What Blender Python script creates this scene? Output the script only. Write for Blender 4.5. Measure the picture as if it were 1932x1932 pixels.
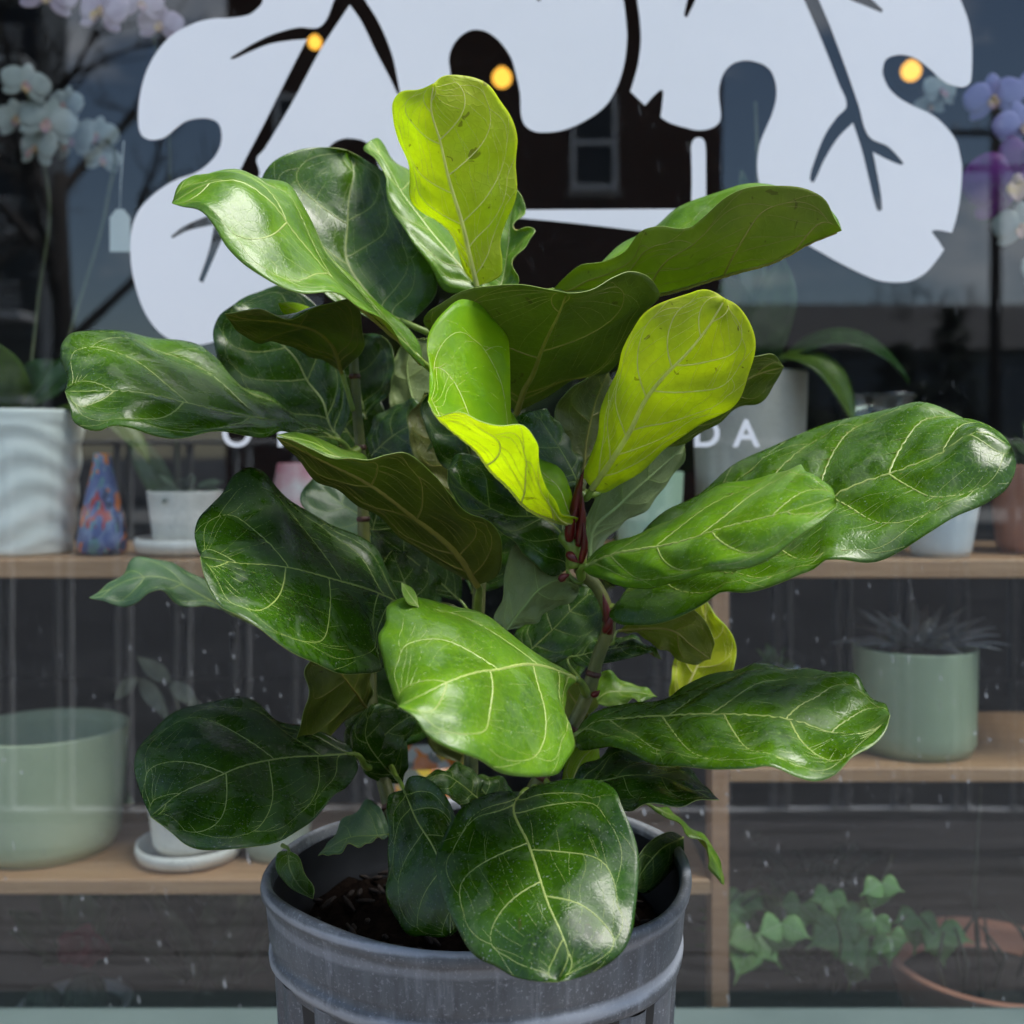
import bpy, math, random
import numpy as np
from mathutils import Vector, Matrix

for o in list(bpy.data.objects):
    bpy.data.objects.remove(o)
scene = bpy.context.scene
C = scene.collection
R = math.radians

# ------------------------------------------------------------------ camera
F = 2100.0            # focal length in picture units (picture is 1932 units wide)
HZ = 853.0            # horizon row
CAMZ = 1.02
cam = bpy.data.cameras.new('camera')
cam_o = bpy.data.objects.new('camera', cam)
C.objects.link(cam_o)
cam_o.location = (0, 0, CAMZ)
cam_o.rotation_euler = (R(90), 0, 0)
cam.sensor_width = 36
cam.lens = 36 * F / 1932
cam.shift_y = -(966 - HZ) / 1932
cam.clip_start = 0.02
cam.clip_end = 500
cam.dof.use_dof = True
cam.dof.focus_distance = 0.72
cam.dof.aperture_fstop = 6.3
scene.camera = cam_o

# ------------------------------------------------------------------ sky + sun
SUN_EL, SUN_AZ = R(67), R(94)      # azimuth clockwise from +Y : high up, from the right
w = bpy.data.worlds.new('World')
scene.world = w
w.use_nodes = True
nt = w.node_tree
nt.nodes.clear()
wo = nt.nodes.new('ShaderNodeOutputWorld')
bg = nt.nodes.new('ShaderNodeBackground')
sky = nt.nodes.new('ShaderNodeTexSky')
sky.sky_type = 'NISHITA'
sky.sun_disc = False
sky.sun_elevation = SUN_EL
sky.sun_rotation = SUN_AZ
sky.air_density = 1.0
sky.dust_density = 0.6
tc = nt.nodes.new('ShaderNodeTexCoord')
mp = nt.nodes.new('ShaderNodeMapping')
mp.inputs['Scale'].default_value = (1.0, 1.0, 2.2)
nz = nt.nodes.new('ShaderNodeTexNoise')
nz.inputs['Scale'].default_value = 4.2
nz.inputs['Detail'].default_value = 7
nz.inputs['Roughness'].default_value = 0.58
rp = nt.nodes.new('ShaderNodeValToRGB')
rp.color_ramp.elements[0].position = 0.51
rp.color_ramp.elements[1].position = 0.72
mx = nt.nodes.new('ShaderNodeMixRGB')
mx.inputs[2].default_value = (10.6, 10.6, 10.8, 1)
nt.links.new(tc.outputs['Generated'], mp.inputs[0])
nt.links.new(mp.outputs[0], nz.inputs['Vector'])
nt.links.new(nz.outputs['Fac'], rp.inputs[0])
nt.links.new(rp.outputs[0], mx.inputs[0])
nt.links.new(sky.outputs[0], mx.inputs[1])
nt.links.new(mx.outputs[0], bg.inputs[0])
bg.inputs[1].default_value = 0.108
nt.links.new(bg.outputs[0], wo.inputs[0])

sun = bpy.data.lights.new('sun', 'SUN')
sun.energy = 3.8
sun.angle = R(38)
sun.color = (1.0, 0.96, 0.9)
sun_o = bpy.data.objects.new('sun', sun)
C.objects.link(sun_o)
sd = Vector((math.sin(SUN_AZ) * math.cos(SUN_EL), math.cos(SUN_AZ) * math.cos(SUN_EL), math.sin(SUN_EL)))
sun_o.rotation_euler = sd.to_track_quat('Z', 'Y').to_euler()
sun_o.location = sd * 30

vs = scene.view_settings
scene.display_settings.display_device = 'sRGB'
vs.view_transform = 'Standard'
vs.look = 'None'
vs.gamma = 1.0
vs.exposure = 1.12
vs.use_curve_mapping = False
scene.render.engine = 'CYCLES'
cy = scene.cycles
cy.use_adaptive_sampling = True
cy.adaptive_threshold = 0.03
cy.max_bounces = 7
cy.diffuse_bounces = 3
cy.glossy_bounces = 3
cy.transmission_bounces = 4
cy.transparent_max_bounces = 10
cy.caustics_reflective = False
cy.caustics_refractive = False
cy.sample_clamp_indirect = 6

# ------------------------------------------------------------------ helpers
def at(x, y, d):
    """point seen at picture position x, y (1932-unit picture) at distance d in front of the camera"""
    return Vector((d * (x - 966) / F, d, CAMZ - d * (y - HZ) / F))
K24 = 1932 / 2400
def P(x, y, d):
    return at(x * K24, y * K24, d)
def zrow(y24, d):
    return CAMZ - d * (y24 * K24 - HZ) / F

def tag(o, label=None, cat=None, group=None, kind=None):
    if label: o['label'] = label
    if cat: o['category'] = cat
    if group: o['group'] = group
    if kind: o['kind'] = kind
    return o
def thing(name, loc, label, cat, group=None):
    o = bpy.data.objects.new(name, None)
    C.objects.link(o)
    o.location = loc
    o.empty_display_size = 0.05
    return tag(o, label, cat, group)
def link(name, me, parent=None):
    o = bpy.data.objects.new(name, me)
    C.objects.link(o)
    if parent is not None:
        o.parent = parent
        root = Vector((0, 0, 0))
        p = parent
        while p is not None:
            root += p.location
            p = p.parent
        o.location = -root          # meshes are written in world coordinates
    return o
def mesh(name, verts, faces, mats, parent=None, smooth=True, midx=None):
    me = bpy.data.meshes.new(name)
    me.from_pydata([tuple(v) for v in verts], [], faces)
    if not isinstance(mats, (list, tuple)): mats = [mats]
    for m in mats: me.materials.append(m)
    if midx is not None: me.polygons.foreach_set('material_index', midx)
    if smooth: me.polygons.foreach_set('use_smooth', [True] * len(me.polygons))
    me.update()
    return link(name, me, parent)

class MB:
    def __init__(s): s.v = []; s.f = []
    def add(s, v, f):
        n = len(s.v); s.v += [tuple(p) for p in v]; s.f += [tuple(i + n for i in q) for q in f]; return s
    def box(s, a, b, bev=0.0):
        x0, y0, z0 = a; x1, y1, z1 = b
        if bev <= 0:
            v = [(x0,y0,z0),(x1,y0,z0),(x1,y1,z0),(x0,y1,z0),(x0,y0,z1),(x1,y0,z1),(x1,y1,z1),(x0,y1,z1)]
            return s.add(v, [(0,3,2,1),(4,5,6,7),(0,1,5,4),(1,2,6,5),(2,3,7,6),(3,0,4,7)])
        e = bev
        v = []
        for z, k in ((z0, e), (z0 + e, 0), (z1 - e, 0), (z1, e)):
            v += [(x0+k+ (e if k==0 else 0)*0, y0+k, z), (x1-k, y0+k, z), (x1-k, y1-k, z), (x0+k, y1-k, z)]
        f = [(3,2,1,0), (12,13,14,15)]
        for r in range(3):
            for i in range(4):
                j = (i + 1) % 4
                f.append((r*4+i, r*4+j, r*4+4+j, r*4+4+i))
        return s.add(v, f)
    def tube(s, pts, rad, seg=8, cap=True):
        pts = [Vector(p) for p in pts]; n = len(pts)
        if not hasattr(rad, '__len__'): rad = [rad] * n
        v = []; f = []; up = None
        for i in range(n):
            t = (pts[min(i+1, n-1)] - pts[max(i-1, 0)]).normalized()
            if up is None:
                up = Vector((0, 0, 1)) if abs(t.z) < 0.9 else Vector((0, 1, 0))
            a = t.cross(up).normalized(); b = t.cross(a).normalized(); up = -b if False else a.cross(t).normalized()
            for k in range(seg):
                an = 2 * math.pi * k / seg
                v.append(pts[i] + (a * math.cos(an) + b * math.sin(an)) * rad[i])
        for i in range(n - 1):
            for k in range(seg):
                j = (k + 1) % seg
                f.append((i*seg+k, i*seg+j, (i+1)*seg+j, (i+1)*seg+k))
        if cap:
            f.append(tuple(range(seg - 1, -1, -1))); f.append(tuple((n-1)*seg + k for k in range(seg)))
        return s.add(v, f)
    def lathe(s, prof, c, seg=48, mod=None, cap=True):
        """profile of (r, z) turned about the vertical through c; mod(angle, i, r, z) -> (r, z)"""
        v = []; f = []; n = len(prof)
        for i, (r, z) in enumerate(prof):
            for k in range(seg):
                a = 2 * math.pi * k / seg
                rr, zz = mod(a, i, r, z) if mod else (r, z)
                v.append((c[0] + rr * math.cos(a), c[1] + rr * math.sin(a), c[2] + zz))
        for i in range(n - 1):
            for k in range(seg):
                j = (k + 1) % seg
                f.append((i*seg+k, i*seg+j, (i+1)*seg+j, (i+1)*seg+k))
        if cap and prof[0][0] > 1e-5: f.append(tuple(range(seg - 1, -1, -1)))
        if cap and prof[-1][0] > 1e-5: f.append(tuple((n-1)*seg + k for k in range(seg)))
        return s.add(v, f)
    def build(s, name, mat, parent=None, smooth=True):
        return mesh(name, s.v, s.f, mat, parent, smooth)

def catmull(pts, n):
    """resample control points (k, dim) to n points by chord length"""
    p = np.array(pts, float)
    seg = np.maximum(np.linalg.norm(np.diff(p, axis=0), axis=1), 1e-9) ** 0.5   # centripetal-like
    t = np.concatenate([[0], np.cumsum(np.linalg.norm(np.diff(p, axis=0), axis=1) + 1e-9)])
    # finite-difference tangents, hermite
    m = np.zeros_like(p)
    for i in range(len(p)):
        if i == 0: m[i] = (p[1] - p[0]) / (t[1] - t[0])
        elif i == len(p) - 1: m[i] = (p[-1] - p[-2]) / (t[-1] - t[-2])
        else:
            d0 = (p[i] - p[i-1]) / (t[i] - t[i-1]); d1 = (p[i+1] - p[i]) / (t[i+1] - t[i])
            w0 = t[i+1] - t[i]; w1 = t[i] - t[i-1]
            m[i] = (d0 * w0 + d1 * w1) / (w0 + w1)
    q = np.linspace(0, t[-1], n)
    idx = np.clip(np.searchsorted(t, q, side='right') - 1, 0, len(p) - 2)
    h = (t[idx+1] - t[idx]); s = ((q - t[idx]) / h)[:, None]; h = h[:, None]
    return ((2*s**3 - 3*s**2 + 1) * p[idx] + (s**3 - 2*s**2 + s) * h * m[idx]
            + (-2*s**3 + 3*s**2) * p[idx+1] + (s**3 - s**2) * h * m[idx+1])

def lin(r, g, b):
    f = lambda c: ((c / 255 + 0.055) / 1.055) ** 2.4 if c > 10 else c / 255 / 12.92
    return (f(r), f(g), f(b), 1)

class NT:
    """small wrapper for material node trees"""
    def __init__(s, name):
        s.m = bpy.data.materials.new(name); s.m.use_nodes = True
        s.t = s.m.node_tree; s.t.nodes.clear()
        s.out = s.n('ShaderNodeOutputMaterial')
    def n(s, typ, **kw):
        nd = s.t.nodes.new(typ)
        for k, v in kw.items():
            if k in nd.inputs: s.set(nd, k, v)
            else: setattr(nd, k, v)
        return nd
    def set(s, nd, k, v):
        if isinstance(v, bpy.types.NodeSocket): s.t.links.new(v, nd.inputs[k])
        elif isinstance(v, bpy.types.Node): s.t.links.new(v.outputs[0], nd.inputs[k])
        else: nd.inputs[k].default_value = v
    def coord(s, kind='Object', scale=(1, 1, 1)):
        t = s.n('ShaderNodeTexCoord'); m = s.n('ShaderNodeMapping')
        s.t.links.new(t.outputs[kind], m.inputs[0]); m.inputs['Scale'].default_value = scale
        return m.outputs[0]
    def noise(s, vec, scale, detail=4, rough=0.55, dist=0.0):
        return s.n('ShaderNodeTexNoise', Vector=vec, Scale=scale, Detail=detail, Roughness=rough, Distortion=dist).outputs['Fac']
    def ramp(s, fac, p0, p1, c0=(0, 0, 0, 1), c1=(1, 1, 1, 1)):
        r = s.n('ShaderNodeValToRGB', Fac=fac)
        e = r.color_ramp.elements; e[0].position = p0; e[1].position = p1; e[0].color = c0; e[1].color = c1
        return r.outputs[0]
    def mix(s, fac, a, b, mode='MIX'):
        m = s.n('ShaderNodeMixRGB'); m.blend_type = mode
        s.set(m, 0, fac); s.set(m, 1, a); s.set(m, 2, b)
        return m.outputs[0]
    def math(s, op, a, b=0.0, c=0.0):
        m = s.n('ShaderNodeMath'); m.operation = op
        s.set(m, 0, a); s.set(m, 1, b); s.set(m, 2, c)
        return m.outputs[0]
    def bump(s, h, strength=0.3, dist=0.001):
        return s.n('ShaderNodeBump', Height=h, Strength=strength, Distance=dist).outputs[0]
    def bsdf(s, **kw):
        b = s.n('ShaderNodeBsdfPrincipled')
        for k, v in kw.items(): s.set(b, k.replace('_', ' '), v)
        return b
    def done(s, sh):
        s.t.links.new(sh.outputs[0] if isinstance(sh, bpy.types.Node) else sh, s.out.inputs[0]); return s.m

def simple(name, c0, c1=None, scale=8, rough=0.5, bump=0.0, bscale=60, spec=0.5, stretch=(1, 1, 1), detail=5):
    t = NT(name); v = t.coord('Object', stretch)
    col = t.mix(t.ramp(t.noise(v, scale, detail), 0.35, 0.65), c0, c1 or c0)
    kw = dict(Base_Color=col, Roughness=rough)
    b = t.bsdf(**kw); b.inputs['Specular IOR Level'].default_value = spec
    if bump: t.set(b, 'Normal', t.bump(t.noise(v, bscale, 4), bump, 0.002))
    return t.done(b)
# ================================================================== SETTING
GY0 = 1.25
def glass_mat():
    t = NT('window_glass'); v = t.coord('Object')
    lw = t.n('ShaderNodeLayerWeight', Blend=0.5)
    fr = t.math('ADD', 0.078, t.math('MULTIPLY', t.math('POWER', lw.outputs['Facing'], 5.0), 0.9))
    gl = t.n('ShaderNodeBsdfGlossy', Roughness=0.0, Color=(0.95, 0.98, 1.0, 1),
             Normal=t.bump(t.noise(t.coord('Object', (1, 1, 0.5)), 2.2, 1), 0.05, 0.02))
    trn = t.n('ShaderNodeBsdfTransparent', Color=(0.94, 0.97, 0.955, 1))
    m1 = t.n('ShaderNodeMixShader'); t.set(m1, 0, fr); t.t.links.new(trn.outputs[0], m1.inputs[1]); t.t.links.new(gl.outputs[0], m1.inputs[2])
    # dust flecks, dried drops and a thin film of dirt on the outer face
    sx = t.n('ShaderNodeSeparateXYZ', Vector=t.coord('Object'))
    flat = t.n('ShaderNodeCombineXYZ', X=t.math('ADD', sx.outputs[0], t.math('MULTIPLY', sx.outputs[2], 0.15)), Y=t.math('ADD', t.math('MULTIPLY', sx.outputs[2], 0.45), t.math('MULTIPLY', t.noise(t.coord('Object'), 40, 2), 0.02))).outputs[0]
    v1 = t.n('ShaderNodeTexVoronoi', voronoi_dimensions='2D', Vector=flat, Scale=62.0)
    fleck = t.ramp(v1.outputs['Distance'], 0.04, 0.12, (1, 1, 1, 1), (0, 0, 0, 1))
    rnd = t.n('ShaderNodeSeparateColor'); t.t.links.new(v1.outputs['Color'], rnd.inputs[0])
    fleck = t.math('MULTIPLY', t.math('MULTIPLY', fleck, t.ramp(rnd.outputs[0], 0.55, 0.95)), t.ramp(t.noise(t.coord('Object'), 9, 3, 0.6), 0.40, 0.58))
    v2 = t.n('ShaderNodeTexVoronoi', voronoi_dimensions='2D', Vector=t.n('ShaderNodeCombineXYZ', X=sx.outputs[0], Y=sx.outputs[2]).outputs[0], Scale=150.0)
    f2 = t.math('MULTIPLY', t.ramp(v2.outputs['Distance'], 0.05, 0.12, (1, 1, 1, 1), (0, 0, 0, 1)), t.ramp(t.noise(v, 70, 2), 0.57, 0.64))
    sep = t.n('ShaderNodeSeparateXYZ', Vector=t.coord('Object'))
    low = t.n('ShaderNodeMapRange', Value=sep.outputs[2]); low.inputs[1].default_value = 0.95; low.inputs[2].default_value = 0.72; low.inputs[3].default_value = 0.12; low.inputs[4].default_value = 1.0
    film = t.math('MULTIPLY', t.ramp(t.noise(t.coord('Object', (0.35, 1, 3.0)), 5, 5, 0.6), 0.35, 0.75), 0.014)
    fac = t.math('MULTIPLY', t.math('ADD', t.math('ADD', t.math('MULTIPLY', fleck, 0.75), t.math('MULTIPLY', f2, 0.35)), film), low.outputs[0])
    df = t.n('ShaderNodeBsdfDiffuse', Color=(0.62, 0.65, 0.66, 1))
    return t.done(mixsh0(t, fac, m1, df))
def mixsh0(t, fac, a, b):
    m = t.n('ShaderNodeMixShader')
    t.set(m, 0, fac); t.t.links.new(a.outputs[0], m.inputs[1]); t.t.links.new(b.outputs[0], m.inputs[2])
    return m
def clear_mat():
    t = NT('window_glass_inner'); return t.done(t.n('ShaderNodeBsdfTransparent', Color=(0.97, 0.985, 0.98, 1)))
FRAME = simple('frame_paint_grey_green', (0.095, 0.135, 0.130, 1), (0.12, 0.165, 0.158, 1), 5, 0.45, 0.1, 40)
SILLZ = zrow(2366, 1.249)
window = thing('shop_window', (0, GY0, SILLZ), 'big shop window pane in a grey-green frame', 'window')
X0, X1, Z1 = -1.55, 1.55, 2.55
v = [(X0, GY0, SILLZ-.02), (X1, GY0, SILLZ-.02), (X1, GY0+.006, SILLZ-.02), (X0, GY0+.006, SILLZ-.02), (X0, GY0, Z1), (X1, GY0, Z1), (X1, GY0+.006, Z1), (X0, GY0+.006, Z1)]
mesh('pane', v, [(0,1,5,4),(2,3,7,6),(0,3,2,1),(4,5,6,7),(1,2,6,5),(3,0,4,7)], [glass_mat(), clear_mat()], window, False, [0,1,1,1,1,1])
MB().box((X0-.07, 1.205, SILLZ-.075), (X1+.07, 1.2570, SILLZ), .003).build('sill', FRAME, window, False)
MB().box((X0-.07, 1.23, SILLZ+.001), (X0, 1.30, Z1), .003).build('jamb', FRAME, window, False)
MB().box((X1, 1.23, SILLZ+.001), (X1+.07, 1.30, Z1), .003).build('jamb', FRAME, window, False)
MB().box((X0-.07, 1.23, Z1+.001), (X1+.07, 1.30, Z1+.08), .003).build('head', FRAME, window, False)
WALLM = simple('shopfront_paint', (0.10, 0.13, 0.125, 1), (0.12, 0.155, 0.15, 1), 3, 0.6, 0.2, 30)
tag(MB().box((-4, 1.245, 0), (X0-.0705, 1.36, 2.85)).build('shopfront_wall_left', WALLM, None, False), kind='structure')
tag(MB().box((X1+.0705, 1.245, 0), (4, 1.36, 2.85)).build('shopfront_wall_right', WALLM, None, False), kind='structure')
tag(MB().box((X0-.07, 1.245, Z1+.081), (X1+.07, 1.36, 2.85)).build('shopfront_wall_above', WALLM, None, False), kind='structure')
tag(MB().box((X0-.07, 1.245, 0), (X1+.07, 1.36, SILLZ-.076)).build('shopfront_wall_below', WALLM, None, False), kind='structure')
# shop interior shell
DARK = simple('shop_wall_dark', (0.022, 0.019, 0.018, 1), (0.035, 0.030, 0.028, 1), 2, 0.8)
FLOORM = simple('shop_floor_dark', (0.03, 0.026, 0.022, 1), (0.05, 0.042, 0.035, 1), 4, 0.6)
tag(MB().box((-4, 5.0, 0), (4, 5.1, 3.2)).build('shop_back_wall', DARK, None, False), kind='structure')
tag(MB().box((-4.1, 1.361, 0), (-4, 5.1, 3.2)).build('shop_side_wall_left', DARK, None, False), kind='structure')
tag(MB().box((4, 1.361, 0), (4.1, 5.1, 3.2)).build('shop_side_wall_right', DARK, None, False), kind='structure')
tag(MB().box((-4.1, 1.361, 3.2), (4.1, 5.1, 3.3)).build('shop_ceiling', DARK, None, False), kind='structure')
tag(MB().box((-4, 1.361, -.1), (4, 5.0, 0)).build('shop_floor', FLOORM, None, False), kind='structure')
LEDGEZ = SILLZ - .165
tag(MB().box((X0-.05, 1.361, LEDGEZ-.04), (X1+.05, 2.3, LEDGEZ)).build('window_ledge', FLOORM, None, False), kind='structure')

# deck in front of the shop, railing, street and the buildings opposite: seen mirrored in the pane
DECK = simple('deck_wood_weathered', (0.14, 0.133, 0.133, 1), (0.25, 0.235, 0.235, 1), 3, 0.55, 0.4, 40, stretch=(1, 9, 1))
deck = tag(MB().box((-4, -.62, -.16), (4, 1.244, -.03)).build('deck', FLOORM, None, False), kind='structure')
pl = bpy.data.meshes.new('plank')
_m = MB().box((-4, 0, -.028), (4, .136, 0), .003)
pl.from_pydata(_m.v, [], _m.f); pl.materials.append(DECK)
for k in range(13):
    o = bpy.data.objects.new('plank', pl); C.objects.link(o); o.parent = deck; o.location = (0.7 * math.sin(k * 2.1), -.62 + k * .1432, 0.0008 * (k % 3))
RAILM = simple('railing_pale_metal', (0.82, 0.83, 0.85, 1), (0.86, 0.87, 0.88, 1), 5, 0.35)
RY = -.33
rail = thing('deck_railing', (0, RY, 0), 'pale metal railing reflected in the window pane', 'railing')
MB().box((-3.9, RY-.012, 1.040), (3.9, RY+.012, 1.052), .002).build('top_rail', RAILM, rail, False)
MB().box((-3.9, RY-.015, .085), (3.9, RY+.015, .115), .002).build('bottom_rail', RAILM, rail, False)
bm_ = MB()
for s in (-.0160, .0160): bm_.tube([(s, RY, .1155), (s, RY, 1.0395)], .0098, 8)
bme = bpy.data.meshes.new('baluster'); bme.from_pydata(bm_.v, [], bm_.f); bme.materials.append(RAILM)
for k in range(48):
    x = -1.141 + .152 * (k - 17)
    if abs(x) < 3.85:
        o = bpy.data.objects.new('baluster', bme); C.objects.link(o); o.parent = rail; o.location = (x, -RY, 0)
ASPH = simple('asphalt', (0.045, 0.045, 0.048, 1), (0.065, 0.065, 0.068, 1), 3, 0.75, 0.4, 60)
tag(mesh('street', [(-150,-250,-.2),(150,-250,-.2),(150,60,-.2),(-150,60,-.2)], [(0,1,2,3)], ASPH, None, False), kind='structure')
CONC = simple('concrete_pale', (0.34, 0.34, 0.33, 1), (0.42, 0.42, 0.41, 1), 2, 0.8)
PAVE = simple('pavement_dark', (0.05, 0.05, 0.053, 1), (0.075, 0.075, 0.078, 1), 3, .7)
tag(MB().box((-40, -3.6, -.199), (40, -.63, -.06)).build('pavement', PAVE, None, False), kind='structure')
tag(MB().box((-40, -19.1, -.199), (40, -15.0, -.06)).build('pavement_opposite', CONC, None, False), kind='structure')

def brick_mat():
    t = NT('brick_dark_red'); v = t.coord('Object')
    sw = t.n('ShaderNodeMapping', Vector=v); sw.inputs['Rotation'].default_value = (R(90), 0, 0)
    b = t.n('ShaderNodeTexBrick', Vector=sw.outputs[0], Color1=(0.075, 0.022, 0.011, 1), Color2=(0.050, 0.015, 0.009, 1), Mortar=(0.06, 0.04, 0.03, 1), Scale=1.0)
    b.inputs['Brick Width'].default_value = .22; b.inputs['Row Height'].default_value = .075; b.inputs['Mortar Size'].default_value = .008
    return t.done(t.bsdf(Base_Color=b.outputs[0], Roughness=0.85))
BRICK = brick_mat()
WHITEP = simple('white_window_paint', (0.70, 0.71, 0.72, 1), None, 3, 0.5)
def dark_glass():
    t = NT('far_window_glass'); return t.done(t.bsdf(Base_Color=(0.012, 0.014, 0.018, 1), Roughness=0.08))
DGL = dark_glass()
STONE = simple('window_sill_stone', (0.26, 0.24, 0.22, 1), None, 3, 0.8)
BY = -19.2
bb = thing('brick_building', (-.6, BY, -.2), 'dark brick house with white sash windows mirrored in the pane', 'building')
MB().box((-5.6, BY-9, -.19), (4.15, BY, 12.5)).build('wall', BRICK, bb, False)
MB().box((-5.75, BY-9.1, 12.5), (4.3, BY+.18, 12.8)).build('cornice', STONE, bb, False)
DV = 2 * GY0 - BY
def far(x, y): return DV * (x - 966) / F, CAMZ - DV * (y - HZ) / F
for (cx, yt, yb) in ((1120, 180, 360), (800, 180, 360), (560, 180, 360), (1120, 560, 740), (800, 560, 740), (560, 560, 740)):
    xa, zt = far(cx - 46, yt); xb, zb = far(cx + 46, yb)
    wdw = MB()
    for (p, q) in (((xa, zb), (xa+.10, zt)), ((xb-.10, zb), (xb, zt)), ((xa+.1005, zb), (xb-.1005, zb+.12)), ((xa+.1005, zt-.10), (xb-.1005, zt)), ((xa+.1005, (zb+zt)/2-.05), (xb-.1005, (zb+zt)/2+.05))):
        wdw.box((p[0], BY+.002, p[1]), (q[0], BY+.07, q[1]))
    wo_ = wdw.build('window', WHITEP, bb, False)
    MB().box((xa+.10, BY+.003, zb+.1), (xb-.10, BY+.02, zt-.09)).build('pane', DGL, wo_, False)
    MB().box((xa-.10, BY+.002, zb-.14), (xb+.10, BY+.12, zb-.002)).build('sill', STONE, wo_, False)
# apartment block to the left with balconies
APT = simple('apartment_concrete', (0.16, 0.18, 0.20, 1), (0.20, 0.22, 0.24, 1), 2, 0.8)
ap = thing('apartment_block', (-19, -34, -.2), 'grey apartment block with stacked balconies mirrored at the left edge', 'building')
MB().box((-24, -36, -.19), (-15.4, -34, 19)).build('wall', APT, ap, False)
for k in range(6):
    z = 2.6 + k * 2.7
    b_ = MB().box((-23.5, -33.99, z), (-15.6, -32.8, z + .25)).build('balcony', WHITEP, ap, False)
    g_ = MB()
    for j in range(5): g_.box((-23.5, -32.85, z + .40 + j*.17), (-15.6, -32.82, z + .46 + j*.17))
    g_.build('balcony_rail', WHITEP, b_, False)
    for j in range(3):
        MB().box((-22.8 + j*2.7, -33.995, z + .3), (-21.0 + j*2.7, -33.95, z + 2.2)).build('window', DGL, ap, False)
TRUNK = simple('bark_dark', (0.03, 0.026, 0.024, 1), (0.06, 0.05, 0.045, 1), 4, 0.9, 0.4, 20)
def bare_tree(base, h, seed, label):
    rr = random.Random(seed)
    t = thing('street_tree', base, label, 'tree', 'street trees across the road')
    tr = MB(); tr.tube([(base[0], base[1], base[2]), (base[0]+.05, base[1], base[2]+h*.3), (base[0], base[1]+.05, base[2]+h*.55)], [h*.022, h*.017, h*.011], 8)
    tr.build('trunk', TRUNK, t)
    cr = MB()
    def grow(p, d, l, r, n):
        q = p + d * l
        mid = p.lerp(q, .5) + Vector((rr.uniform(-1,1), rr.uniform(-1,1), rr.uniform(-.3,.6))) * l * .08
        cr.tube([p, mid, q], [r, r*.8, r*.55], 5, False)
        if n > 0:
            for _ in range(3 if n > 1 else 4):
                d2 = (d + Vector((rr.uniform(-1,1), rr.uniform(-1,1), rr.uniform(-.35,.75))) * .85).normalized()
                grow(p.lerp(q, rr.uniform(.45, 1)), d2, l * rr.uniform(.55, .8), r * .55, n - 1)
    for k in range(5):
        a = k * 1.26 + rr.uniform(-.3, .3)
        grow(Vector((base[0], base[1], base[2] + h * (.28 + .06*k))), Vector((math.cos(a)*.8, math.sin(a)*.8, .8)).normalized(), h*.24, h*.009, 3)
    cr.build('crown', TRUNK, t)
bare_tree((-6.3, -13.0, -.06), 9.0, 3, 'bare street tree left of the brick house')
bare_tree((-9.6, -14.5, -.06), 8.0, 5, 'bare street tree in front of the apartment block')
bare_tree((15.2, -38.0, -.15), 9.0, 8, 'bare street tree right of the brick house')
EVG = simple('evergreen_needles', (0.010, 0.022, 0.010, 1), (0.028, 0.05, 0.022, 1), 3, 0.8)
def evergreen(base, h, w_, seed, label):
    rr = random.Random(seed)
    t = thing('evergreen_tree', base, label, 'tree', 'evergreen trees across the road')
    MB().tube([base, (base[0], base[1], base[2]+h*.9)], [h*.02, h*.006], 7).build('trunk', TRUNK, t)
    V = []; Fc = []
    for k in range(1500):
        z = rr.random() ** 1.3; a = rr.uniform(0, 6.28); r = w_ * (1 - z) * (0.75 + .3*math.sin(z*40)) * math.sqrt(rr.random()) + .05
        p = Vector((base[0] + r*math.cos(a), base[1] + r*math.sin(a), base[2] + h*(.12 + .88*z)))
        d = Vector((math.cos(a), math.sin(a), rr.uniform(-.6, .1))).normalized() * rr.uniform(.2, .5)
        s_ = Vector((-math.sin(a), math.cos(a), rr.uniform(-.4,.4))) * rr.uniform(.06, .14)
        n = len(V); V += [p - s_, p + s_, p + d]; Fc.append((n, n+1, n+2))
    mesh('crown', V, Fc, EVG, t, False)
for k, (x, y, h, w_) in enumerate(((10.6, -28, 4.2, 1.9), (13.2, -31, 5.6, 2.2), (16.5, -30, 4.6, 2.4), (8.2, -30, 4.0, 2.0))):
    evergreen((x, y, -.15), h, w_, 20 + k, ['low evergreen nearest the utility pole', 'tallest evergreen behind the utility pole', 'broad evergreen at the far right', 'short evergreen beside the brick house'][k])
lh = thing('sky_block_house', (16, -34, -.2), 'low dark house added behind the evergreens to block the sky mirrored at the right', 'building')  # made-up house, put in to keep sky out of the right-hand reflection
MB().box((6, -42, -.19), (26, -34, 4.4)).build('wall', APT, lh, False)
mesh('roof', [(6.6,-33.6,4.41),(26.4,-33.6,4.41),(26.4,-42.4,4.41),(6.6,-42.4,4.41),(6.6,-38,6.4),(26.4,-38,6.4)], [(0,1,5,4),(2,3,4,5),(0,4,3),(1,2,5),(3,2,1,0)], ASPH, lh, False)
for k in range(4):
    MB().box((9 + k*4.2, -33.995, 1.0), (11 + k*4.2, -33.95, 2.5)).build('window', DGL, lh, False)
up = thing('utility_pole', (12.6, -26.5, -.2), 'wooden utility pole with cross arm mirrored at the right edge', 'pole')
MB().tube([(12.6,-26.5,-.2),(12.6,-26.5,10.6)], [.17,.12], 10).build('pole', TRUNK, up)
MB().box((11.4,-26.40,9.2),(13.8,-26.28,9.34)).build('cross_arm', TRUNK, up, False)
MB().box((11.7,-26.40,8.3),(13.5,-26.28,8.42)).build('cross_arm', TRUNK, up, False)
for k in range(5):
    MB().lathe([(.0,0),(.05,.01),(.06,.06),(.03,.10),(.045,.15),(.0,.19)], (11.5 + k*.55, -26.34, 9.345), 10).build('insulator', WHITEP, up)
# ================================================================== THE FIG
rng = np.random.default_rng(7)
random.seed(7)

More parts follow.
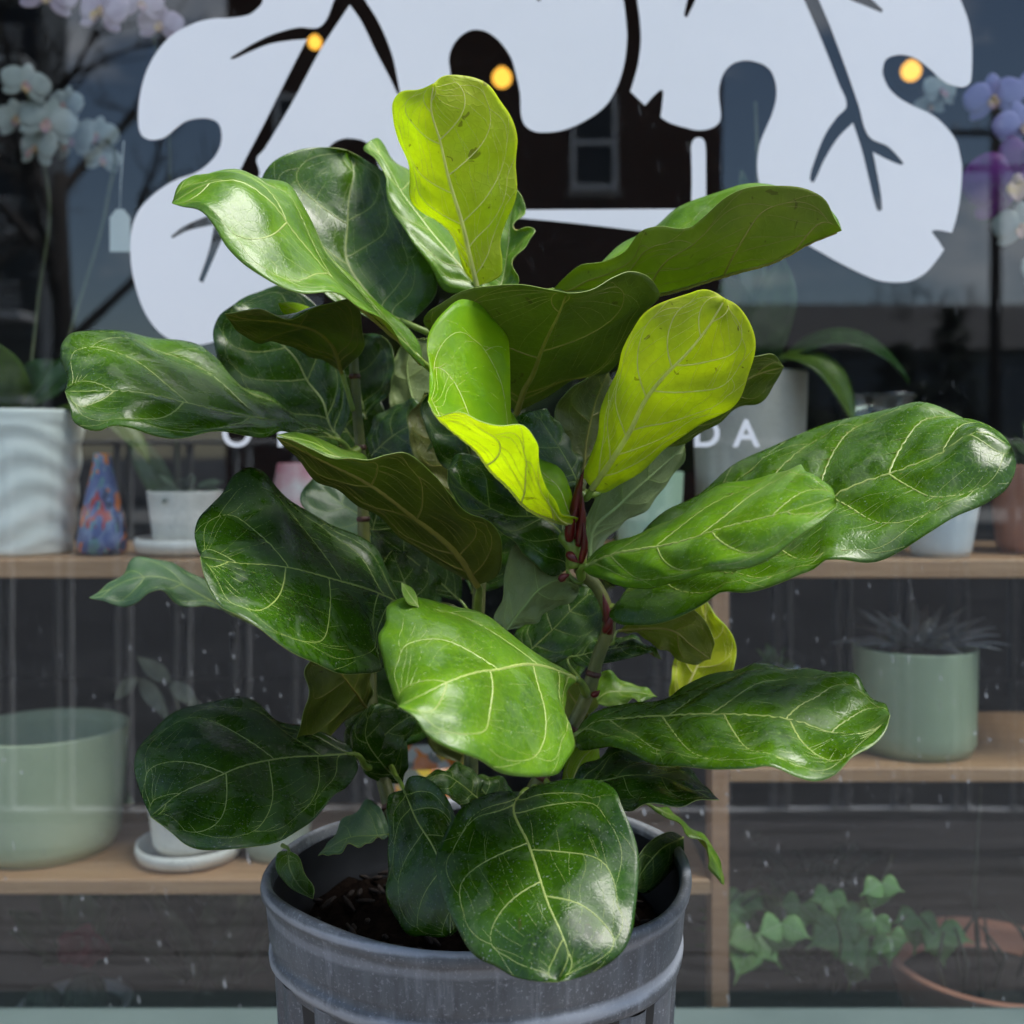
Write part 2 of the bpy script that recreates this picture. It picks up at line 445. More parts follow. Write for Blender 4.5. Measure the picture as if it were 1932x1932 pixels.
def leaf_top(name, c_dark, c_mid, c_trans, trans, r0, r1, spots=0.0):
    t = NT(name); v = t.coord('Object')
    big = t.ramp(t.noise(v, 22, 3), 0.35, 0.66)
    fine = t.ramp(t.noise(v, 170, 3, 0.65), 0.40, 0.66)
    vd = t.n('ShaderNodeAttribute', attribute_name='vd').outputs['Fac']       # 0 on a vein, 1 between veins
    col = t.mix(big, c_dark, c_mid)
    col = t.mix(t.math('MULTIPLY', fine, 0.35), col, c_mid)
    near = t.math('MULTIPLY', t.math('SUBTRACT', 1.0, vd), 0.30)
    col = t.mix(near, col, t.mix(0.55, c_mid, c_trans))
    # dried water marks and dust: grey film with hard little edges
    film = t.ramp(t.noise(v, 34, 5, 0.62, 0.5), 0.50, 0.60)
    speck = t.ramp(t.noise(v, 800, 1), 0.66, 0.76)
    dust = t.math('ADD', t.math('MULTIPLY', film, 0.03), t.math('MULTIPLY', speck, 0.26))
    col = t.mix(dust, col, (0.55, 0.60, 0.55, 1))
    if spots:
        sp = t.ramp(t.noise(v, 85, 3, 0.5, 0.4), 0.70, 0.74)
        col = t.mix(t.math('MULTIPLY', sp, spots), col, (0.05, 0.025, 0.008, 1))
    net = t.n('ShaderNodeTexVoronoi', feature='DISTANCE_TO_EDGE', Vector=t.mix(0.012, v, t.n('ShaderNodeTexNoise', Vector=v, Scale=60.0, Detail=1.0).outputs['Color']), Scale=150.0).outputs['Distance']
    net = t.ramp(net, 0.0, 0.10, (0, 0, 0, 1), (1, 1, 1, 1))
    col = t.mix(t.math('MULTIPLY', t.math('SUBTRACT', 1.0, net), 0.16), col, t.mix(0.5, c_mid, c_trans))
    rough = t.math('ADD', r0, t.math('MULTIPLY', film, r1 - r0))
    uv = t.coord('UV', (60, 9, 1))
    h = t.math('ADD', t.math('MULTIPLY', net, 0.20), t.math('MULTIPLY', t.noise(uv, 3.0, 2), 0.5))
    h = t.math('ADD', h, t.math('MULTIPLY', t.noise(v, 70, 1), 0.7))
    b = t.bsdf(Base_Color=col, Roughness=rough, Normal=t.bump(h, 0.28, 0.0010))
    b.inputs['Specular IOR Level'].default_value = 0.38
    tr = t.n('ShaderNodeBsdfTranslucent', Color=t.mix(t.math('MULTIPLY', big, 0.4), c_trans, c_mid))
    return t.done(t.n('ShaderNodeMixShader', Fac=trans, **{}) if False else mixsh(t, trans, b, tr))

def mixsh(t, fac, a, b):
    m = t.n('ShaderNodeMixShader')
    t.set(m, 0, fac); t.t.links.new(a.outputs[0], m.inputs[1]); t.t.links.new(b.outputs[0], m.inputs[2])
    return m

def leaf_under(name, c0, c1, c_trans, trans, spots=0.5):
    t = NT(name); v = t.coord('Object')
    net = t.n('ShaderNodeTexVoronoi', feature='DISTANCE_TO_EDGE', Vector=v, Scale=150.0).outputs['Distance']
    net = t.ramp(net, 0.0, 0.09, (1, 1, 1, 1), (0, 0, 0, 1))
    vd = t.n('ShaderNodeAttribute', attribute_name='vd').outputs['Fac']
    col = t.mix(t.ramp(t.noise(v, 30, 4), 0.35, 0.65), c0, c1)
    col = t.mix(t.math('MULTIPLY', net, 0.16), col, t.mix(0.5, c1, c_trans))
    col = t.mix(t.math('MULTIPLY', t.math('SUBTRACT', 1.0, vd), 0.25), col, c_trans)
    sp = t.ramp(t.noise(v, 130, 2, 0.5, 0.6), 0.70, 0.72)
    col = t.mix(t.math('MULTIPLY', sp, spots), col, (0.06, 0.03, 0.01, 1))
    h = t.math('ADD', t.math('MULTIPLY', net, 0.6), t.noise(v, 110, 2))
    b = t.bsdf(Base_Color=col, Roughness=0.48, Normal=t.bump(h, 0.32, 0.001))
    b.inputs['Specular IOR Level'].default_value = 0.4
    ct = t.mix(t.ramp(t.noise(v, 26, 4, 0.6, 0.4), 0.32, 0.68), tuple(k * 0.62 for k in c_trans[:3]) + (1,), c_trans)
    ct = t.mix(t.math('MULTIPLY', net, 0.30), ct, tuple(k * 0.55 for k in c_trans[:3]) + (1,))
    tr = t.n('ShaderNodeBsdfTranslucent', Color=t.mix(t.math('MULTIPLY', sp, spots * 0.8), ct, (0.1, 0.06, 0.01, 1)))
    return t.done(mixsh(t, trans, b, tr))

def vein_mat(name, c, trans=0.25):
    t = NT(name); v = t.coord('Object')
    col = t.mix(t.ramp(t.noise(v, 60, 3), 0.3, 0.7), c, tuple(0.72 * k for k in c[:3]) + (1,))
    b = t.bsdf(Base_Color=col, Roughness=0.42)
    tr = t.n('ShaderNodeBsdfTranslucent', Color=col)
    return t.done(mixsh(t, trans, b, tr))

VT = vein_mat('vein_pale', (0.35, 0.44, 0.12, 1))
VTG = vein_mat('vein_green', (0.30, 0.42, 0.13, 1))
VY = vein_mat('vein_yellow', (0.95, 0.93, 0.42, 1), 0.62)
VO = vein_mat('vein_olive', (0.36, 0.33, 0.06, 1))
KINDS = {
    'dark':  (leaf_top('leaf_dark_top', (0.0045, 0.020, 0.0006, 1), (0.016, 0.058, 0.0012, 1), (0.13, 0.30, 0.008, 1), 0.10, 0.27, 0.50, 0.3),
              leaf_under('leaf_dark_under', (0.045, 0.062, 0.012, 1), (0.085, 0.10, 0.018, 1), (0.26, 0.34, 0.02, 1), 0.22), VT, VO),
    'mid':   (leaf_top('leaf_mid_top', (0.011, 0.040, 0.0010, 1), (0.044, 0.120, 0.003, 1), (0.24, 0.46, 0.01, 1), 0.18, 0.26, 0.50, 0.15),
              leaf_under('leaf_mid_under', (0.060, 0.085, 0.010, 1), (0.11, 0.14, 0.016, 1), (0.34, 0.44, 0.02, 1), 0.30), VT, VO),
    'light': (leaf_top('leaf_light_top', (0.034, 0.100, 0.003, 1), (0.088, 0.205, 0.010, 1), (0.38, 0.60, 0.015, 1), 0.26, 0.29, 0.52, 0.1),
              leaf_under('leaf_light_under', (0.09, 0.13, 0.012, 1), (0.16, 0.20, 0.02, 1), (0.46, 0.56, 0.03, 1), 0.40), VT, VO),
    'yellow': (leaf_top('leaf_yellow_top', (0.075, 0.27, 0.012, 1), (0.14, 0.40, 0.02, 1), (0.75, 0.91, 0.05, 1), 0.74, 0.28, 0.45),
              leaf_under('leaf_yellow_under', (0.44, 0.52, 0.02, 1), (0.58, 0.63, 0.04, 1), (0.87, 0.95, 0.05, 1), 0.67, 0.6), VY, VY),
    'grey':  (leaf_top('leaf_grey_top', (0.030, 0.075, 0.035, 1), (0.060, 0.125, 0.062, 1), (0.15, 0.32, 0.06, 1), 0.14, 0.40, 0.6),
              leaf_under('leaf_grey_under', (0.13, 0.19, 0.075, 1), (0.20, 0.26, 0.11, 1), (0.34, 0.44, 0.10, 1), 0.28, 0.2), VTG, VTG),
}
MARGIN = vein_mat('leaf_margin', (0.38, 0.50, 0.13, 1), 0.4)
PET = simple('petiole_green', (0.10, 0.17, 0.02, 1), (0.20, 0.28, 0.04, 1), 60, 0.4, 0.2, 300)
STEMM = simple('stem_bark', (0.055, 0.075, 0.018, 1), (0.14, 0.15, 0.035, 1), 40, 0.5, 0.4, 250)
NODE = simple('stem_node_brown', (0.035, 0.012, 0.008, 1), (0.09, 0.03, 0.015, 1), 120, 0.5, 0.5, 300)
SHEATH = simple('bud_sheath_red', (0.05, 0.003, 0.004, 1), (0.13, 0.008, 0.008, 1), 90, 0.35, 0.2, 200)

fig = thing('fiddle_leaf_fig', (at(900, 1628, 0.80).x, 0.80, 0.68),
            'large fiddle leaf fig with glossy green and two glowing yellow leaves in the nursery pot', 'plant')

STEMS = [
    [(800,1690,.80),(760,1600,.81),(728,1490,.83),(708,1400,.85),(694,1200,.87),(688,1050,.87),(684,940,.87),(680,850,.87),(672,760,.87),(668,690,.87),(664,630,.87)],
    [(940,1690,.79),(975,1560,.79),(1030,1450,.79),(1080,1370,.79),(1108,1310,.79),(1128,1240,.79),(1150,1175,.79),(1128,1110,.79),(1092,1068,.79),(1086,1020,.79),(1090,950,.785),(1098,905,.78)],
    [(890,1690,.83),(888,1500,.84),(892,1300,.85),(904,1120,.86),(905,950,.86),(895,760,.86),(898,640,.85),(900,548,.825)],
]
stem_pts = []
for sp in STEMS:
    p3 = catmull([at(*q) for q in sp], 40)
    stem_pts.append(p3)
    m = MB(); n = len(p3)
    rad = [0.0060 - 0.0022 * i / (n - 1) for i in range(n)]
    for i in range(0, n): rad[i] *= 1 + 0.10 * (i % 5 == 0)
    m.tube(p3, rad, 12)
    st = m.build('stem', STEMM, fig)
    for i in range(6, n - 2, 5):
        tdir = Vector(p3[i+1] - p3[i-1]).normalized()
        MB().tube([Vector(p3[i]) - tdir * 0.0018, Vector(p3[i]), Vector(p3[i]) + tdir * 0.0022], [rad[i]*1.08, rad[i]*1.2, rad[i]*1.05], 12).build('node_scar', NODE, st)

def grid_mesh_leaf(name, A, M, B, dA, dM, dB, kind, face, half=None, sharp=0.45, rip=0.0020, quilt=0.0023,
                   nu=72, nv=48, thick=0.0005, npairs=5, seed=0, label=None, pet=None, thingp=None, veinscale=1.0):
    rs = np.random.default_rng(seed + 100)
    if nu <= 40: rip = quilt = 0.0
    top, und, vt, vu = KINDS[kind]
    def curve(pts, ds):
        pts = np.array(pts, float)
        t = np.concatenate([[0], np.cumsum(np.linalg.norm(np.diff(pts, axis=0), axis=1))]); t /= t[-1]
        if len(ds) == 3:                      # smooth depth curve through start, middle, end
            a, b, c = ds
            dd = a * (1-t) * (1-2*t) + 4*b*t*(1-t) + c*t*(2*t-1)
        else:
            dd = np.interp(t, np.linspace(0, 1, len(ds)), ds)
        p3 = [at(x, y, d) for (x, y), d in zip(pts, dd)]
        return catmull(p3, nu + 1)
    A = [M[0]] + list(A) + [M[-1]]; B = [M[0]] + list(B) + [M[-1]]
    a = curve(A, dA); m = curve(M, dM); b = curve(B, dB)
    v = np.linspace(-1, 1, nv + 1)[None, :, None]
    u = np.linspace(0, 1, nu + 1)[:, None, None]
    a, m, b = a[:, None, :], m[:, None, :], b[:, None, :]
    linr = np.where(v < 0, m + (a - m) * (-v), m + (b - m) * v)
    para = m + (b - a) / 2 * v + ((a + b) / 2 - m) * v**2
    S = linr * sharp + para * (1 - sharp)
    # straighter sections, but keep exact outline
    def normals(S):
        du = np.gradient(S, axis=0); dv = np.gradient(S, axis=1)
        N = np.cross(du, dv)
        N[0] = N[2]; N[1] = N[2]; N[-1] = N[-3]; N[-2] = N[-3]
        ar = np.linalg.norm(N, axis=2, keepdims=True)
        return N / np.maximum(ar, 1e-12), ar
    N, ar = normals(S)
    camp = np.array([0, 0, CAMZ])
    vw = camp - S; vw /= np.linalg.norm(vw, axis=2, keepdims=True)
    dots = (N * vw).sum(2) * ar[..., 0]
    h = nv // 2
    sgn = dots[:, :h].sum() if half == 'A' else dots[:, h:].sum() if half == 'B' else dots.sum()
    want = 1 if face == 'top' else -1
    flip = (np.sign(sgn) != want)
    if flip: N = -N
    L = np.linalg.norm(np.diff(m[:, 0], axis=0), axis=1).sum()
    # ---- vein layout in (u, v)
    k = npairs
    base_u = np.concatenate([[0.03], np.linspace(0.15, 0.86, k - 1)])
    lat = []
    ter = []
    for side in (-1, 1):
        us = np.clip(base_u + rs.uniform(-0.035, 0.035, k) + (0.03 if side > 0 else 0), 0.01, 0.93)
        paths = []
        for i, u0 in enumerate(us):
            t = np.linspace(0, 1, 26)
            vm = rs.uniform(0.78, 0.88)
            lean = (0.20 - 0.08 * u0) * rs.uniform(0.8, 1.2)
            uu = u0 + lean * t + 0.10 * t**4 * (1 - u0)
            uu += 0.010 * np.sin(t * rs.uniform(5, 9) + rs.uniform(0, 6)) * t
            vv = vm * np.sin(t * 1.45) / math.sin(1.45)
            ok = uu < 0.975
            paths.append((uu[ok], side * vv[ok]))
        for i, (uu, vv) in enumerate(paths):
            w = np.linspace(1, 0.35, len(uu))
            lat.append((uu, vv, 0.00080 * w * (0.8 if i == len(paths) - 1 else 1)))
            if i + 1 < len(paths):
                nu_, nv_ = paths[i+1]
                # loop along the margin to the next lateral
                if len(uu) > 6 and len(nu_) > 6:
                    j = int(len(nu_) * 0.86)
                    t = np.linspace(0, 1, 10)
                    lu = uu[-1] + (nu_[j] - uu[-1]) * t
                    lv = vv[-1] + (nv_[j] - vv[-1]) * t + side * 0.06 * np.sin(t * math.pi)
                    ter.append((lu, np.clip(lv, -0.97, 0.97), np.full(10, 0.00024)))
                    # outer small loop
                    mid = 0.5 * (uu[-1] + nu_[-1])
                    ter.append((np.linspace(uu[-1], mid, 5), np.linspace(vv[-1], side * 0.985, 5), np.full(5, 0.00018)))
                for fr in (0.18, 0.34, 0.50, 0.66, 0.82):
                    fr = fr + rs.uniform(-0.08, 0.08)
                    i0 = min(int(fr * len(uu)), len(uu) - 1); i1 = min(int((fr + rs.uniform(-0.12, 0.05)) * len(nu_)), len(nu_) - 1)
                    t = np.linspace(0, 1, 7)
                    zz = rs.uniform(-0.03, 0.03) * np.sin(t * math.pi * 2)
                    ter.append((uu[i0] + (nu_[i1] - uu[i0]) * t, vv[i0] + (nv_[i1] - vv[i0]) * t + zz, np.full(7, 0.00014)))
    mu = np.linspace(0.0, 0.985, 60)
    mv = 0.012 * np.sin(mu * 9 + seed) * mu * (1 - mu)
    mid = [(mu, mv, np.linspace(0.0022, 0.0005, 60))]
    # ---- relief: blade swells between veins
    UU = np.repeat(np.linspace(0, 1, nu + 1)[:, None], nv + 1, 1); VV = np.repeat(np.linspace(-1, 1, nv + 1)[None], nu + 1, 0)
    half_w = 0.5 * (np.linalg.norm((a - m)[:, 0], axis=1) + np.linalg.norm((b - m)[:, 0], axis=1))[:, None]
    Wm = np.maximum(half_w.max() * 0.9, 0.01)
    dist = np.full(UU.shape, 9.0)
    for (pu, pv, _) in lat + mid:
        for q, r_ in zip(pu[::2], pv[::2]):
            dd = np.hypot((UU - q) * L, (VV - r_) * Wm); dist = np.minimum(dist, dd)
    vd = 1 - np.exp(-dist / 0.0045)
    env = np.clip(np.minimum(UU, 1 - UU) * 9, 0, 1) * np.clip((1 - np.abs(VV)) * 6, 0, 1)
    disp = quilt * (1 - np.exp(-dist / 0.010)) * env
    ph = rs.uniform(0, 6.28, 6)
    ripv = rip * np.abs(VV) ** 2.2 * (np.sin(UU * 17 + ph[0] + np.sign(VV) * ph[1]) + 0.6 * np.sin(UU * 31 + ph[2] * np.sign(VV) + ph[3])) * np.clip(UU * 5, 0, 1) * np.clip((1-UU) * 8, 0, 1)
    lump = (0.0 if nu <= 40 else 0.0010) * (np.sin(UU * 11 + ph[4] + VV * 3) * np.cos(VV * 5 + ph[5] + UU * 4)) * env * (L / 0.2)
    S = S + N * (disp + ripv + lump)[..., None]
    N2, _ = normals(S)
    if flip: N2 = -N2
    N = N2
    S_bot = S - N * thick
    # ---- mesh
    nn = (nu + 1) * (nv + 1)
    verts = np.concatenate([S.reshape(-1, 3), S_bot.reshape(-1, 3)])
    idx = np.arange(nn).reshape(nu + 1, nv + 1)
    q = np.stack([idx[:-1, :-1], idx[1:, :-1], idx[1:, 1:], idx[:-1, 1:]], -1).reshape(-1, 4)   # normal = du x dv
    if flip: qt, qb = q[:, ::-1], q + nn
    else: qt, qb = q, (q + nn)[:, ::-1]
    e0 = idx[:, 0]; e1 = idx[:, -1]
    r0 = np.stack([e0[:-1], e0[:-1] + nn, e0[1:] + nn, e0[1:]], -1)
    r1 = np.stack([e1[:-1], e1[1:], e1[1:] + nn, e1[:-1] + nn], -1)
    if flip: r0, r1 = r0[:, ::-1], r1[:, ::-1]
    faces = np.concatenate([qt, qb, r0, r1])
    me = bpy.data.meshes.new(name)
    me.vertices.add(len(verts)); me.vertices.foreach_set('co', verts.ravel())
    me.loops.add(faces.size); me.loops.foreach_set('vertex_index', faces.ravel().astype(np.int32))
    me.polygons.add(len(faces)); me.polygons.foreach_set('loop_start', np.arange(0, faces.size, 4, dtype=np.int32))
    mi = np.concatenate([np.zeros(len(qt)), np.ones(len(qb)), np.full(len(r0) + len(r1), 2)]).astype(np.int32)
    for mm in (top, und, MARGIN): me.materials.append(mm)
    me.update()
    me.polygons.foreach_set('material_index', mi)
    me.polygons.foreach_set('use_smooth', np.ones(len(faces), bool))
    at_ = me.attributes.new('vd', 'FLOAT', 'POINT'); at_.data.foreach_set('value', np.concatenate([vd.ravel(), vd.ravel()]).astype(np.float32))
    uvl = me.uv_layers.new(name='UVMap')
    uvv = np.stack([np.concatenate([UU.ravel()] * 2), np.concatenate([VV.ravel()] * 2)], -1)[faces.ravel()]
    uvl.data.foreach_set('uv', uvv.ravel().astype(np.float32))
    me.validate()
    lo = link('leaf' if name is None else name, me, fig)
    if label: lo['label'] = label
    # ---- veins as raised ridges on both faces
    def ev(G, pu, pv):
        x = np.clip(pu, 0, 1) * nu; y = (np.clip(pv, -1, 1) + 1) / 2 * nv
        i = np.minimum(x.astype(int), nu - 1); j = np.minimum(y.astype(int), nv - 1); fx = (x - i)[:, None]; fy = (y - j)[:, None]
        return G[i, j]*(1-fx)*(1-fy) + G[i+1, j]*fx*(1-fy) + G[i, j+1]*(1-fx)*fy + G[i+1, j+1]*fx*fy
    sc = veinscale * min(max(L / 0.2, 0.45), 1.25)
    def ridges(paths, side, hgt, ws):
        V = []; Fc = []
        G = S if side > 0 else S_bot
        for (pu, pv, wd) in paths:
            pos = ev(G, pu, pv); nr = ev(N, pu, pv) * side; nr /= np.linalg.norm(nr, axis=1, keepdims=True)
            tg = np.gradient(pos, axis=0); sd_ = np.cross(tg, nr); sd_ /= np.maximum(np.linalg.norm(sd_, axis=1, keepdims=True), 1e-9)
            ww = (wd * ws * sc)[:, None]
            o = len(V)
            rows = [pos - sd_ * ww - nr * 0.00012, pos - sd_ * ww * 0.5 + nr * ww * hgt * 0.8, pos + nr * ww * hgt, pos + sd_ * ww * 0.5 + nr * ww * hgt * 0.8, pos + sd_ * ww - nr * 0.00012]
            st_ = np.stack(rows, 1).reshape(-1, 3)
            V += [tuple(p) for p in st_]
            for i in range(len(pu) - 1):
                for c in range(4):
                    p = o + i*5 + c
                    Fc.append((p, p+1, p+6, p+5))
        return V, Fc
    for paths, nm, sel in ((mid, 'midrib', 1), (lat + ter, 'veins', 0)):
        V1, F1 = ([], []) if kind == 'yellow' and face == 'under' and half is None else ridges(paths, 1, 0.42, 0.80 if sel else 0.90)
        V2, F2 = ridges(paths, -1, 1.0 if sel else 0.8, 1.25 if sel else 1.05)
        n1 = len(V1)
        vo = mesh(nm, V1 + V2, F1 + [tuple(i + n1 for i in f) for f in F2], [vt, vu], lo, True, [0] * len(F1) + [1] * len(F2))
    # ---- petiole down to the stem
    if pet is not False:
        base = Vector(m[0, 0])
        if pet is None:
            best = None
            for sp in stem_pts:
                for p in sp[4:]:
                    dz = base.z - p[2]
                    c = (Vector(p) - base).length + (0.06 if dz < 0.0 else 0) + abs(dz - 0.02) * 0.2
                    if best is None or c < best[0]: best = (c, Vector(p))
            end = best[1]; ok = (end - base).length < 0.16
            pts = [end, end.lerp(base, 0.5) + Vector((0, 0, -0.006)), base]
        else:
            pts = [at(*q) for q in pet] + [base]; ok = True
        if ok:
            inner = Vector(m[3, 0]); 
            pts = catmull([tuple(p) for p in pts] + [tuple(inner)], 16)
            n_ = len(pts)
            MB().tube(pts, [ (0.0036 - 0.0016 * i / (n_-1)) * min(sc * 1.05, 1.05) for i in range(n_)], 10).build('petiole', PET, lo)
    return lo

